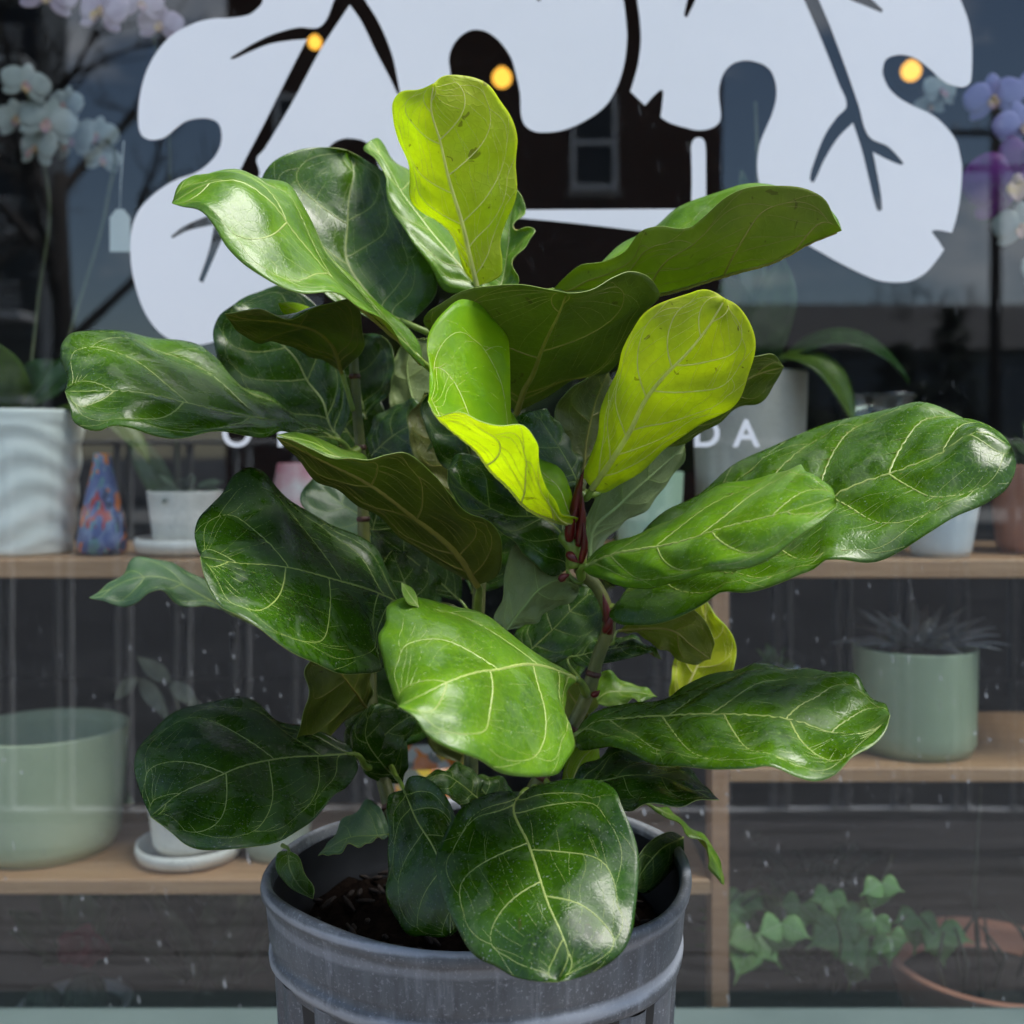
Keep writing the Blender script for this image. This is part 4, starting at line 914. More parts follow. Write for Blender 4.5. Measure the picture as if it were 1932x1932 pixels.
# ---- red bud sheaths on the right stem
def spike(pts, r0, name, parent=fig, mat=SHEATH, label=None):
    p = catmull([tuple(at(*q)) for q in pts], 14)
    rad = [r0 * 0.78 * (math.sin(math.pi * min(0.25 + 0.75 * (i / 13) ** 0.9, 1.0)) + 0.02) for i in range(14)]
    o = MB().tube(p, rad, 10).build(name, mat, parent)
    if label: o['label'] = label
    return o
for pts, r0 in (([(1086,1015,.778),(1085,965,.774),(1093,920,.77),(1102,884,.765)], .0052),
                ([(1092,1030,.774),(1098,985,.770),(1099,930,.767)], .0040),
                ([(1074,1020,.776),(1076,990,.770),(1089,955,.767)], .0044),
                ([(1096,1062,.773),(1103,1030,.768),(1101,985,.765)], .0032),
                ([(1072,1045,.776),(1080,1052,.772),(1092,1062,.770)], .0040),
                ([(1150,1195,.782),(1146,1160,.778),(1137,1118,.778)], .0042),
                ([(1140,1192,.780),(1150,1175,.776),(1156,1150,.776)], .0034),
                ([(1056,1095,.775),(1064,1088,.774),(1075,1084,.774)], .0034),
                ([(1118,1312,.783),(1126,1308,.780),(1133,1302,.779)], .0030)):
    spike(pts, r0, 'bud_sheath', label='dark red pointed bud sheath')
MB().tube(catmull([tuple(at(*q)) for q in [(1090,1070,.782),(1086,1052,.782),(1082,1030,.78),(1060,1010,.785)]], 10), [.007,.0075,.0072,.007,.0066,.006,.006,.0055,.005,.0045], 12).build('growing_tip', PET, fig)
# ================================================================== NURSERY POT
RZ0 = CAMZ - .80 * (1628 - HZ) / F
def pot_material():
    t = NT('nursery_pot_plastic'); v = t.coord('Object', (1, 1, 0.16)); v2 = t.coord('Object')
    n1 = t.ramp(t.noise(v, 38, 6, 0.7), 0.42, 0.70)
    n2 = t.ramp(t.noise(v2, 14, 4), 0.35, 0.7)
    sc = t.ramp(t.noise(v2, 420, 4, 0.7), 0.56, 0.70)
    col = t.mix(n1, (0.050, 0.057, 0.066, 1), (0.135, 0.148, 0.160, 1))
    col = t.mix(t.math('MULTIPLY', n2, 0.5), col, (0.185, 0.197, 0.208, 1))
    col = t.mix(t.math('MULTIPLY', sc, 0.5), col, (0.42, 0.45, 0.49, 1))
    sz = t.n('ShaderNodeSeparateXYZ', Vector=v2).outputs[2]
    for z0, wd, am in ((RZ0 + .0015, .0022, .55), (RZ0 - .0475, .0040, .60), (RZ0 - .012, .0030, .25)):
        e = t.math('SUBTRACT', 1.0, t.math('DIVIDE', t.math('ABSOLUTE', t.math('SUBTRACT', sz, z0)), wd * 2.2))
        e = t.ramp(t.math('MULTIPLY', t.math('MAXIMUM', e, 0.0), t.math('ADD', 0.35, t.noise(v2, 55, 5, 0.7))), 0.32, 0.62)
        col = t.mix(t.math('MULTIPLY', e, am), col, (0.46, 0.49, 0.53, 1))
    streak = t.ramp(t.noise(t.coord('Object', (1, 1, 0.07)), 130, 4, 0.65), 0.55, 0.72)
    col = t.mix(t.math('MULTIPLY', streak, 0.30), col, (0.40, 0.43, 0.47, 1))
    b = t.bsdf(Base_Color=col, Roughness=t.math('ADD', 0.38, t.math('MULTIPLY', n1, 0.25)), Normal=t.bump(t.noise(v2, 240, 4), 0.15, 0.001))
    return t.done(b)
POTM = pot_material()
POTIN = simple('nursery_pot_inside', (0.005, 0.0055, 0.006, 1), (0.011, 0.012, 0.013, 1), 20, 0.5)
pc = Vector((at(900, 1628, .80).x, .80, 0))
RZ = CAMZ - .80 * (1628 - HZ) / F
PR = 0.151
pot = thing('nursery_pot', (pc.x, pc.y, RZ - .275), 'dented dark grey plastic nursery pot with scuffed ribbed side', 'pot')
def dent(a, i, r, z):
    k = 1 + 0.010 * math.sin(2 * a + 0.6) + 0.006 * math.sin(3 * a + 2)
    zz = z + (0.004 * math.sin(2 * a - 0.3) + 0.002 * math.sin(5 * a + 1)) * (1 if z > -0.06 else 0.3)
    return r * k, zz
prof = [(PR*.945,-.006),(PR*.955,.0005),(PR*.978,.0020),(PR*.996,.0008),(PR*1.001,-.003),(PR*.997,-.007),(PR*.984,-.0085),(PR*.978,-.012),(PR*.968,-.026),(PR*.962,-.036),(PR*.955,-.0385),(PR*.950,-.040),(PR*.950,-.0435),(PR*.955,-.0448),(PR*.962,-.0458),(PR*.963,-.0485),(PR*.960,-.0525),(PR*.952,-.0540),(PR*.940,-.0560),(PR*.915,-.0600),(PR*.880,-.0640)]
MB().lathe(prof, (pc.x, pc.y, RZ), 128, dent, False).build('rim', POTM, pot)
def flute(a, i, r, z):
    r2, z2 = dent(a, i, r, z)
    s = math.sin(a * 20)
    k = 0.5 * (1 + math.tanh(1.8 * s))
    return r2 * (1 - 0.045 * k), z2
body = []
for i in range(14):
    t_ = i / 13
    body.append((PR * (.940 - .085 * t_), -.0575 - .215 * t_))
MB().lathe(body, (pc.x, pc.y, RZ), 264, flute, False).build('body', POTM, pot)
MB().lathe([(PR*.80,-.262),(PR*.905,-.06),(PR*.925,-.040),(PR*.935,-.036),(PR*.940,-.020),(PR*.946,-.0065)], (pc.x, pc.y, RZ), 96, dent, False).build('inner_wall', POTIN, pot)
SOIL = simple('potting_soil', (0.003, 0.002, 0.0016, 1), (0.009, 0.006, 0.0045, 1), 160, 0.95, 1.0, 300, spec=0.03)
sv = []; sf = []; nr, na = 26, 72
for i in range(nr + 1):
    for k in range(na):
        a = 2 * math.pi * k / na; r = PR * .908 * i / nr
        h = 0.006 * math.sin(9 * a + i) * math.sin(i * 0.9) + random.uniform(-.003, .003)
        sv.append((pc.x + r * math.cos(a), pc.y + r * math.sin(a), RZ - .050 + h))
for i in range(nr):
    for k in range(na):
        j = (k + 1) % na
        sf.append((i*na+k, (i+1)*na+k, (i+1)*na+j, i*na+j))
mesh('soil', sv, sf, SOIL, pot)
BARK = simple('bark_chip_brown', (0.005, 0.003, 0.002, 1), (0.018, 0.010, 0.006, 1), 120, 0.9, 0.6, 200)
chips = MB()
for k in range(150):
    a = random.uniform(0, 6.28); r = PR * .88 * math.sqrt(random.random()); l = random.uniform(.003, .009); b_ = random.uniform(0, 6.28)
    c0 = Vector((pc.x + r*math.cos(a), pc.y + r*math.sin(a), RZ - .047 + random.uniform(0, .004)))
    d0 = Vector((math.cos(b_), math.sin(b_), random.uniform(-.3, .4))) * l
    chips.tube([c0 - d0, c0, c0 + d0], [.0012, .0022, .001], 5)
o = chips.build('bark_chips', BARK, pot); tag(o, kind='stuff')

# stand that carries the pot (below the picture)
WOODD = simple('stand_wood', (0.16, 0.10, 0.06, 1), (0.24, 0.16, 0.10, 1), 10, 0.6, 0.2, 60, stretch=(1, 8, 8))
stand = thing('plant_stand', (pc.x, pc.y, 0), 'plain wooden stand under the nursery pot', 'stand')
PB = RZ - .276
for k in range(4):
    MB().box((pc.x - .17 + k*.0865, pc.y - .17, PB - .022), (pc.x - .17 + k*.0865 + .08, pc.y + .17, PB - .001), .002).build('plank', WOODD, stand, False)
for sx in (-1, 1):
    for sy in (-1, 1):
        x, y = pc.x + sx * .145, pc.y + sy * .145
        MB().box((x - .018, y - .018, 0.0), (x + .018, y + .018, PB - .0225), .002).build('leg', WOODD, stand, False)

# ================================================================== SIGN ON THE GLASS (white vinyl)
GY = 1.25                                # front face of the glass
VINYL = simple('white_vinyl', (0.85, 0.87, 0.885, 1), (0.82, 0.845, 0.865, 1), 6, 0.38, 0.03, 30)
def vinyl(name, outline, holes, parent, smooth=True, y=GY - .0009):
    cu = bpy.data.curves.new(name, 'CURVE'); cu.dimensions = '2D'; cu.fill_mode = 'BOTH'; cu.extrude = 0.0003
    cu.resolution_u = 8
    for poly in [outline] + holes:
        pts = [at(px, py, y) for px, py in poly]
        sp = cu.splines.new('BEZIER'); sp.bezier_points.add(len(pts) - 1); sp.use_cyclic_u = True
        n = len(pts)
        for i, p in enumerate(pts):
            bp = sp.bezier_points[i]; bp.co = (p.x, p.z, 0)
            pv, nx = pts[i-1], pts[(i+1) % n]
            a = (p - pv); b = (nx - p)
            ang = a.angle(b) if a.length > 1e-6 and b.length > 1e-6 else 0
            if ang > R(62):
                bp.handle_left = (p.x - a.x/3, p.z - a.z/3, 0); bp.handle_right = (p.x + b.x/3, p.z + b.z/3, 0)
                bp.handle_left_type = bp.handle_right_type = 'FREE'
            else:
                t = (nx - pv).normalized()
                la, lb = a.length / 3, b.length / 3
                bp.handle_left_type = bp.handle_right_type = 'FREE'
                bp.handle_left = (p.x - t.x*la, p.z - t.z*la, 0); bp.handle_right = (p.x + t.x*lb, p.z + t.z*lb, 0)
    tmp = bpy.data.objects.new('tmp', cu); C.objects.link(tmp)
    dg = bpy.context.evaluated_depsgraph_get(); dg.update()
    me = bpy.data.meshes.new_from_object(tmp.evaluated_get(dg))
    bpy.data.objects.remove(tmp)
    me.transform(Matrix(((1,0,0,0),(0,0,-1,y),(0,1,0,0),(0,0,0,1))))
    me.materials.clear(); me.materials.append(VINYL); me.name = name
    return link(name, me, parent)
sign = thing('window_emblem', at(966, 500, GY), 'large white leaf emblem with cut-out veins stuck on the shop window', 'window sign')
left_leaf = [(500,-150),(497,-20),(495,4),(487,15),(469,28),(431,34),(405,35),(375,41),(337,58),(311,79),(285,116),(270,154),(262,195),(261,232),(266,253),(277,262),(292,264),(311,259),(330,244),(349,230),(371,224),(394,224),(411,232),(418,251),(416,274),(405,296),(386,315),(364,328),(337,337),(311,351),(285,371),(262,397),(249,431),(246,469),(249,510),(261,559),(277,596),(300,626),(330,645),(360,651),(397,647),(450,625),(500,580),(540,500),(570,400),(600,310),(622,276),(640,264),(660,261),(690,268),(706,290),(725,330),(760,345),(800,330),(835,260),(850,180),(850,140),(847,112),(851,94),(862,75),(881,60),(900,56),(922,62),(945,81),(964,109),(973,139),(981,176),(983,217),(990,236),(1005,247),(1024,250),(1061,246),(1102,229),(1140,202),(1162,169),(1177,124),(1183,75),(1181,37),(1176,0),(1160,-60),(1120,-150)]
lh1 = [(636,-10),(606,49),(562,52),(517,64),(480,81),(450,99),(434,109),(439,112),(469,99),(506,84),(544,77),(579,74),(540,150),(499,232),(454,319),(425,390),(375,414),(345,428),(322,446),(326,450),(356,435),(404,424),(395,470),(375,529),(383,534),(400,495),(425,440),(489,330),(484,300),(499,281),(555,187),(606,92),(660,9),(682,41),(709,97),(735,146),(750,178),(755,176),(750,150),(739,101),(716,45),(686,-4),(664,-40)]
lh2 = [(1009,-8),(1013,0),(1017,3),(1020,0),(1017,-10)]
vinyl('left_leaf', left_leaf, [lh1, lh2], sign)
right_leaf = [(1195,-150),(1198,-50),(1202,0),(1207,37),(1209,75),(1204,120),(1194,157),(1189,172),(1204,187),(1217,199),(1234,180),(1247,169),(1251,172),(1249,199),(1246,221),(1264,232),(1297,242),(1320,246),(1342,242),(1356,232),(1360,217),(1357,187),(1357,165),(1365,139),(1380,122),(1399,115),(1417,115),(1440,122),(1455,135),(1464,161),(1464,187),(1457,214),(1446,240),(1434,270),(1429,300),(1429,326),(1434,350),(1455,395),(1490,435),(1526,463),(1545,474),(1582,495),(1620,514),(1657,529),(1695,533),(1721,529),(1747,514),(1770,487),(1781,471),(1770,454),(1760,441),(1758,436),(1766,434),(1796,439),(1804,412),(1811,375),(1815,319),(1811,292),(1804,266),(1785,240),(1759,217),(1725,201),(1695,184),(1676,165),(1666,142),(1666,127),(1672,112),(1687,105),(1706,104),(1729,111),(1755,131),(1781,154),(1804,163),(1819,164),(1830,156),(1833,139),(1834,105),(1833,75),(1826,37),(1815,7),(1790,-60),(1740,-150)]
rh1 = [(1500,-40),(1517,0),(1545,64),(1582,157),(1597,199),(1579,221),(1556,255),(1534,311),(1528,337),(1532,345),(1537,341),(1556,300),(1582,259),(1609,232),(1624,277),(1639,337),(1652,390),(1657,399),(1664,396),(1662,367),(1654,322),(1647,287),(1672,300),(1699,311),(1705,309),(1702,304),(1676,277),(1639,257),(1620,199),(1594,124),(1567,52),(1545,0),(1530,-40)]
rh2 = [(1560,-30),(1605,0),(1627,9),(1663,24),(1666,19),(1650,4),(1620,-20),(1590,-40)]
rh3 = [(1315,-10),(1297,32),(1292,32),(1291,26),(1300,-10),(1312,-30)]
vinyl('right_leaf', right_leaf, [rh1, rh2, rh3], sign)
vinyl('bar', [(870,398),(985,396),(1130,395),(1304,394),(1305,340),(1304,290),(1304,275),(1309,263),(1318,259),(1327,263),(1331,275),(1332,300),(1332,448),(1219,437),(1091,422),(985,412),(870,404)], [], sign)
# letters on the glass, each one a stuck-on cut-out
def letter(ch, cx, cy, h_units):
    cu = bpy.data.curves.new('letter', 'FONT'); cu.body = ch; cu.align_x = 'CENTER'; cu.extrude = .0003; cu.offset = .0009
    hgt = h_units * GY / F; cu.size = hgt / .70
    tmp = bpy.data.objects.new('tmp', cu); C.objects.link(tmp)
    dg = bpy.context.evaluated_depsgraph_get(); dg.update()
    me = bpy.data.meshes.new_from_object(tmp.evaluated_get(dg)); bpy.data.objects.remove(tmp)
    p = at(cx, cy, GY - .0009)
    me.transform(Matrix(((1,0,0,p.x),(0,0,-1,p.y),(0,1,0,p.z),(0,0,0,1))))
    me.materials.clear(); me.materials.append(VINYL); me.name = 'letter'
    return link('letter', me, sign_text)
sign_text = thing('window_lettering', at(926, 842, GY), 'white capital letters stuck on the shop window below the emblem', 'lettering')
for ch, x in (('O', 447), ('F', 537), ('D', 1333), ('A', 1408)):
    letter(ch, x, 842, 50)
# ================================================================== SHELVES AND WHAT STANDS ON THEM (behind the pane)
def wood(name, c0, c1):
    t = NT(name); v = t.coord('Object', (1.5, 14, 22))
    g = t.noise(v, 6, 6, 0.65, 0.5)
    col = t.mix(t.ramp(g, 0.3, 0.7), c0, c1)
    return t.done(t.bsdf(Base_Color=col, Roughness=0.55, Normal=t.bump(g, 0.15, 0.001)))
SHELFM = wood('shelf_wood', (0.36, 0.20, 0.10, 1), (0.52, 0.32, 0.18, 1))
POSTM = wood('post_wood', (0.36, 0.19, 0.10, 1), (0.48, 0.28, 0.16, 1))
D0 = 1.38
def shelf(x0, x1, yt, yb, label, depth=.30):
    a = P(x0, yt, D0); b = P(x1, yb, D0)
    o = MB().box((a.x, D0, b.z), (b.x, D0 + depth, a.z), .002).build('shelf', SHELFM, None, False)
    tag(o, label, 'shelf', 'wooden display shelves')
    return a.z
ZU = shelf(-260, 2660, 1312, 1355, 'long upper wooden shelf behind the window')
ZL = shelf(-260, 1666, 2062, 2098, 'lower wooden shelf left of the upright post')
ZR = shelf(1710, 2660, 1800, 1834, 'lower wooden shelf right of the upright post')
a = P(1669, 1355.5, D0); b = P(1708, 2400, D0)
post = MB().box((a.x, D0, LEDGEZ), (b.x, D0 + .045, a.z), .002).build('shelf_post', POSTM, None, False)
tag(post, 'upright wooden post carrying the shelves, right of the nursery pot', 'post')

def ceramic(name, c0, c1=None, scale=20, rough=0.35, speck=None, bump=0.0):
    t = NT(name); v = t.coord('Object')
    col = t.mix(t.ramp(t.noise(v, scale, 4), 0.35, 0.65), c0, c1 or c0)
    if speck: col = t.mix(t.math('MULTIPLY', t.ramp(t.noise(v, 420, 2), 0.60, 0.66), 0.6), col, speck)
    b = t.bsdf(Base_Color=col, Roughness=rough)
    if bump: t.set(b, 'Normal', t.bump(t.noise(v, 250, 3), bump, 0.001))
    return t.done(b)
POTSOIL = simple('shelf_pot_soil', (0.012, 0.009, 0.007, 1), (0.03, 0.022, 0.016, 1), 90, 0.95, 0.8, 200)
def pot_at(name, xl, xr, ytop, zbase, d, mat, label, cat='pot', taper=.86, lip=.0, wall=.006, soil=.03, mod=None, group=None, seg=72, round_=.02):
    """turned pot whose sides are seen at xl, xr and whose rim is seen at row ytop"""
    l = P(xl, 1500, d); r = P(xr, 1500, d)
    cx = (l.x + r.x) / 2; R0 = (r.x - l.x) / 2
    H = zrow(ytop, d) - zbase
    t = thing(name, (cx, d, zbase), label, cat, group)
    pr = [(R0*taper*.92, 0), (R0*taper, min(round_, H*.1))]
    for k in range(1, 9): pr.append((R0*(taper + (1-taper)*k/8), min(round_, H*.1) + (H*.985 - min(round_, H*.1))*k/8))
    pr += [(R0*(1+lip), H*.99), (R0*(1+lip) - wall*.4, H), (R0 - wall, H*.99), (R0*.97 - wall, H*.9), (R0*(taper*.3+.66) - wall, H - max(soil, .002)*1.5)]
    MB().lathe(pr, (cx, d, zbase), seg, mod).build('body', mat, t)
    if soil:
        MB().lathe([(R0*.93 - wall, H - soil), (R0*.5, H - soil + .004), (.0005, H - soil + .006)], (cx, d, zbase), 32).build('soil', POTSOIL, t)
    return t, Vector((cx, d, zbase + H)), R0

def sheet(base, tip, nrm, W, mat_name, prof, bend=0.0, cup=0.0, nu=14, nv=6, fold=0.0):
    """curved leaf or petal from base to tip, width W, profile prof(t)"""
    base, tip = Vector(base), Vector(tip); ax = tip - base; L = ax.length; ax.normalize()
    nrm = Vector(nrm); nrm = (nrm - ax * nrm.dot(ax)).normalized(); sd_ = ax.cross(nrm)
    V = []; Fc = []
    for i in range(nu + 1):
        t = i / nu
        for j in range(nv + 1):
            s = j / nv * 2 - 1
            V.append(base + ax*L*t + sd_*s*W*.5*prof(t, s) + nrm*(bend*L*(4*t*(1-t)) + cup*W*(s*s) + fold*W*abs(s)))
    for i in range(nu):
        for j in range(nv):
            p = i*(nv+1) + j; Fc.append((p, p+1, p+nv+2, p+nv+1))
    return V, Fc
def leafmat(name, c0, c1, rough=0.4, trans=0.15):
    t = NT(name); v = t.coord('Object')
    col = t.mix(t.ramp(t.noise(v, 40, 4), 0.35, 0.65), c0, c1)
    b = t.bsdf(Base_Color=col, Roughness=rough)
    tr = t.n('ShaderNodeBsdfTranslucent', Color=c1)
    return t.done(mixsh0(t, trans, b, tr))
def solid(name, V, Fc, mat, parent, th=.0008):
    o = mesh(name, V, Fc, mat, parent)
    md = o.modifiers.new('thickness', 'SOLIDIFY'); md.thickness = th; md.offset = 0
    return o
oval = lambda t, s: max(math.sin(math.pi * min(max(t, 0), 1) ** .8), .02)
strapp = lambda t, s: max(min(1, 3.2*t + .25) * (1 - max(0, (t - .6) / .4) ** 2.2), .02)
petalp = lambda t, s: max(math.sin(math.pi * (t*.93 + .05)) ** .6, .05)
OLEAF = leafmat('orchid_leaf', (0.020, 0.055, 0.014, 1), (0.040, 0.10, 0.022, 1), .3)
OLEAF2 = leafmat('orchid_leaf_bright', (0.06, 0.12, 0.012, 1), (0.11, 0.19, 0.02, 1), .35, .25)
OSTEM = simple('orchid_stem', (0.05, 0.07, 0.03, 1), (0.09, 0.10, 0.04, 1), 30, 0.5)
PINK = leafmat('petal_pink', (0.62, 0.47, 0.60, 1), (0.74, 0.62, 0.72, 1), .5, .3)
WHITE = leafmat('petal_white', (0.46, 0.53, 0.50, 1), (0.58, 0.63, 0.60, 1), .5, .3)
PURPLE = leafmat('petal_purple', (0.13, 0.008, 0.17, 1), (0.20, 0.015, 0.26, 1), .5, .25)
LILAC = leafmat('petal_lilac', (0.34, 0.30, 0.62, 1), (0.45, 0.40, 0.72, 1), .5, .25)
LIP = leafmat('petal_lip', (0.62, 0.42, 0.16, 1), (0.50, 0.30, 0.40, 1), .5, .2)
def flower(parent, c, size, mat, yaw=0.0, roll=0.0, lip=LIP):
    c = Vector(c)
    fo = None
    n = Vector((math.sin(yaw), -math.cos(yaw), .05)).normalized()
    up_ = Vector((0, 0, 1)); rt = up_.cross(n).normalized(); up_ = n.cross(rt)
    core = MB().lathe([(.0, -.1*size), (.06*size, -.05*size), (.07*size, 0), (.04*size, .07*size), (.0, .09*size)], c + n*.03*size, 10).build('flower', lip, parent)
    for k, (an, ln, wd) in enumerate(((90, .95, .55), (210, .9, .5), (330, .9, .5), (22, 1.0, 1.05), (158, 1.0, 1.05))):
        a_ = R(an) + roll
        d = rt*math.cos(a_) + up_*math.sin(a_)
        off = n * (.02*size if k > 2 else 0)
        V, Fc = sheet(c + d*.05*size + off, c + d*ln*size*.5 + off - n*.04*size, n, wd*size*.5, None, petalp, .04, -.06)
        solid('petal', V, Fc, mat, core)
    V, Fc = sheet(c + n*.05*size, c - up_*.22*size + n*.16*size, n, .2*size, None, petalp, .1, .15, 8, 4)
    solid('lip', V, Fc, lip, core)
def orchid(pot_pos, stems, flowers, mat, leaves, label, sizes=.075):
    t = thing('orchid', pot_pos, label, 'orchid')
    for st in stems:
        MB().tube(catmull([tuple(p) for p in st], 22), .0024, 7).build('stem', OSTEM, t)
    for (b_, tp, n_, w_, m_, bend) in leaves:
        V, Fc = sheet(b_, tp, n_, w_, None, strapp, bend, .0, 18, 6, .10)
        solid('leaf', V, Fc, m_, t, .0018)
    for k, f in enumerate(flowers):
        c, s = f[0], f[1]; flower(t, c, s, f[2] if len(f) > 2 else mat, random.uniform(-.5, .5), random.uniform(-.3, .3))
    return t

# --- left end of the upper shelf: wavy white pot with an orchid
def wavymat():
    t = NT('wavy_white_ceramic'); v = t.coord('Object', (1, 1, 1))
    wv = t.n('ShaderNodeTexWave', Vector=v, Scale=7.0, Distortion=3.5, Detail=1.5); wv.inputs['Detail Scale'].default_value = 1.2
    b = t.bsdf(Base_Color=(0.82, 0.86, 0.82, 1), Roughness=0.5)
    return t.done(b)
def wavymod(a, i, r, z):
    s = math.sin((z * 170 + 2.2 * math.sin(a * 3.0 + z * 16)) )
    return r * (1 + .022 * s * (1 if .01 < z < .172 else 0)), z
l_, r_, d_ = P(-70, 0, 1.47), P(190, 0, 1.47), 1.47
wp = thing('wavy_pot', ((l_.x + r_.x)/2, d_, ZU + .001), 'white ceramic pot with wavy ridges at the left end of the shelf', 'pot')
R0 = (r_.x - l_.x)/2; H = zrow(963, d_) - ZU
pr = [(R0*.80, 0)] + [(R0*(.82 + .18*min(1, k/46)), .004 + (H-.008)*k/46) for k in range(47)] + [(R0*.985, H), (R0*.94, H-.004), (R0*.92, H-.02), (R0*.90, H-.03)]
MB().lathe(pr, wp.location, 120, wavymod).build('body', wavymat(), wp)
MB().lathe([(R0*.91, H-.03), (.0005, H-.024)], wp.location, 32).build('soil', POTSOIL, wp)
wc = Vector((wp.location.x, d_, ZU + H))
orchid(wc, [[wc, P(90, 700, 1.62), P(110, 420, 1.82), P(60, 200, 1.84)], [wc + Vector((.02,0,0)), P(170, 760, 1.67), P(250, 480, 1.69), P(200, 300, 1.88), P(80, 260, 1.86)]],
       [(P(60, 200, 1.78), 0.0794), (P(110, 290, 1.80), 0.0960), (P(85, 350, 1.81), 0.0896), (P(170, 335, 1.85), 0.0896), (P(225, 320, 1.86), 0.0768), (P(240, 375, 1.86), 0.0640), (P(150, 250, 1.84), 0.0768), (P(40, 280, 1.82), 0.0768)], WHITE,
       [(wc, P(-10, 800, 1.42), (0,-1,.4), .05, OLEAF2, .12), (wc, P(130, 845, 1.44), (0,-1,.6), .05, OLEAF, .15), (wc + Vector((.04,0,0)), P(350, 1090, 1.43), (.3,-.5,1), .040, OLEAF2, .22), (wc, P(270, 820, 1.55), (0,-1,.8), .05, OLEAF, .1)],
       'white flowering orchid in the wavy white pot')
# pink orchid hanging at the top left, its pot further back on a stand out of sight
pk = P(420, 1000, 2.0)
orchid(Vector((pk.x, pk.y, ZU)), [[Vector((pk.x, pk.y, ZU)), P(400, 600, 1.9), P(380, 200, 1.75), P(300, -20, 1.62), P(200, -40, 1.58)]],
       [(P(238, 28, 1.52), .088), (P(110, -10, 1.56), .085), (P(330, 10, 1.60), .07), (P(375, 60, 1.62), .07)], PINK,
       [(Vector((pk.x, pk.y, ZU)), P(300, 1010, 1.95), (0,-1,1), .05, OLEAF, .1)], 'pale pink orchid hanging at the top left corner')
TAGM = simple('price_tag_card', (0.62, 0.67, 0.66, 1), None, 5, 0.7)
tg = thing('price_tag', P(280, 490, 1.44), 'small white price tag hanging on a string', 'price tag')
c0, c1 = P(257, 590, 1.44), P(305, 510, 1.44)
mesh('card', [(c0.x,1.44,c0.z),(c1.x,1.44,c0.z),(c1.x,1.44,c1.z),(P(290,0,1.44).x,1.44,P(0,490,1.44).z),(P(272,0,1.44).x,1.44,P(0,490,1.44).z),(c0.x,1.44,c1.z)] + [(c0.x,1.4406,c0.z),(c1.x,1.4406,c0.z),(c1.x,1.4406,c1.z),(P(290,0,1.44).x,1.4406,P(0,490,1.44).z),(P(272,0,1.44).x,1.4406,P(0,490,1.44).z),(c0.x,1.4406,c1.z)],
     [(0,1,2,3,4,5),(11,10,9,8,7,6)] + [(i,(i+1)%6+0,(i+1)%6+6,i+6) for i in range(6)], TAGM, tg, False)
MB().tube([P(281, 494, 1.441), P(283, 430, 1.445), P(290, 330, 1.46)], .0006, 5).build('string', TAGM, tg)
# multicoloured glass cone
def confetti():
    t = NT('confetti_glass'); v = t.coord('Object', (1, 1, .55))
    vo = t.n('ShaderNodeTexVoronoi', Vector=t.mix(.12, v, t.n('ShaderNodeTexNoise', Vector=v, Scale=30.0).outputs['Color']), Scale=75.0)
    sep = t.n('ShaderNodeSeparateColor'); t.t.links.new(vo.outputs['Color'], sep.inputs[0])
    r = t.n('ShaderNodeValToRGB', Fac=sep.outputs[0]); r.color_ramp.interpolation = 'CONSTANT'
    e = r.color_ramp.elements
    cols = [(0, (0.10, 0.14, 0.34, 1)), (.25, (0.16, 0.22, 0.42, 1)), (.42, (0.80, 0.20, 0.03, 1)), (.62, (0.13, 0.28, 0.33, 1)), (.78, (0.42, 0.05, 0.05, 1)), (.88, (0.04, 0.05, 0.12, 1))]
    e[0].position, e[0].color = cols[0]; e[1].position, e[1].color = cols[1]
    for p_, c_ in cols[2:]:
        q = e.new(p_); q.color = c_
    return t.done(t.bsdf(Base_Color=r.outputs[0], Roughness=0.12))
CONF = confetti()
def lathe_thing(name, cx, d, zb, prof, mat, label, cat, part='body', seg=48):
    t = thing(name, (cx, d, zb), label, cat)
    MB().lathe(prof, (cx, d, zb), seg).build(part, mat, t)
    return t
g0 = P(240, 0, 1.45); gh = zrow(1062, 1.45) - ZU; gr = 57 * 1.45 / (F / K24)
lathe_thing('glass_vase', g0.x, 1.45, ZU + .0005, [(gr*.75,0),(gr*.98,.006),(gr*1.0,.02),(gr*.86,gh*.35),(gr*.66,gh*.6),(gr*.45,gh*.82),(gr*.36,gh*.93),(gr*.33,gh),(gr*.24,gh),(gr*.2,gh*.9)], CONF, 'cone shaped vase of blue and orange speckled glass', 'vase')
# white speckled pot on a saucer
SPECK = ceramic('white_speckled_clay', (0.78, 0.76, 0.70, 1), (0.83, 0.81, 0.76, 1), 30, .6, (0.35, 0.33, 0.28, 1), .2)
def saucer(cx, d, zb, r, h, mat, parent):
    MB().lathe([(r*.75,0),(r*.95,.004),(r,h*.6),(r*.985,h),(r*.93,h*.9),(r*.88,.006),(.0005,.005)], (cx, d, zb), 56).build('saucer', mat, parent)
sp_, rim, r0 = pot_at('speckled_pot', 347, 520, 1150, ZU + .016, 1.46, SPECK, 'small white speckled pot on a saucer beside the glass cone', taper=.84)
saucer(sp_.location.x, 1.46, ZU + .0005, (P(548,0,1.46).x - P(320,0,1.46).x)/2, .022, SPECK, sp_)
SUCC = leafmat('succulent_green', (0.03, 0.06, 0.035, 1), (0.06, 0.11, 0.06, 1), .5, .1)
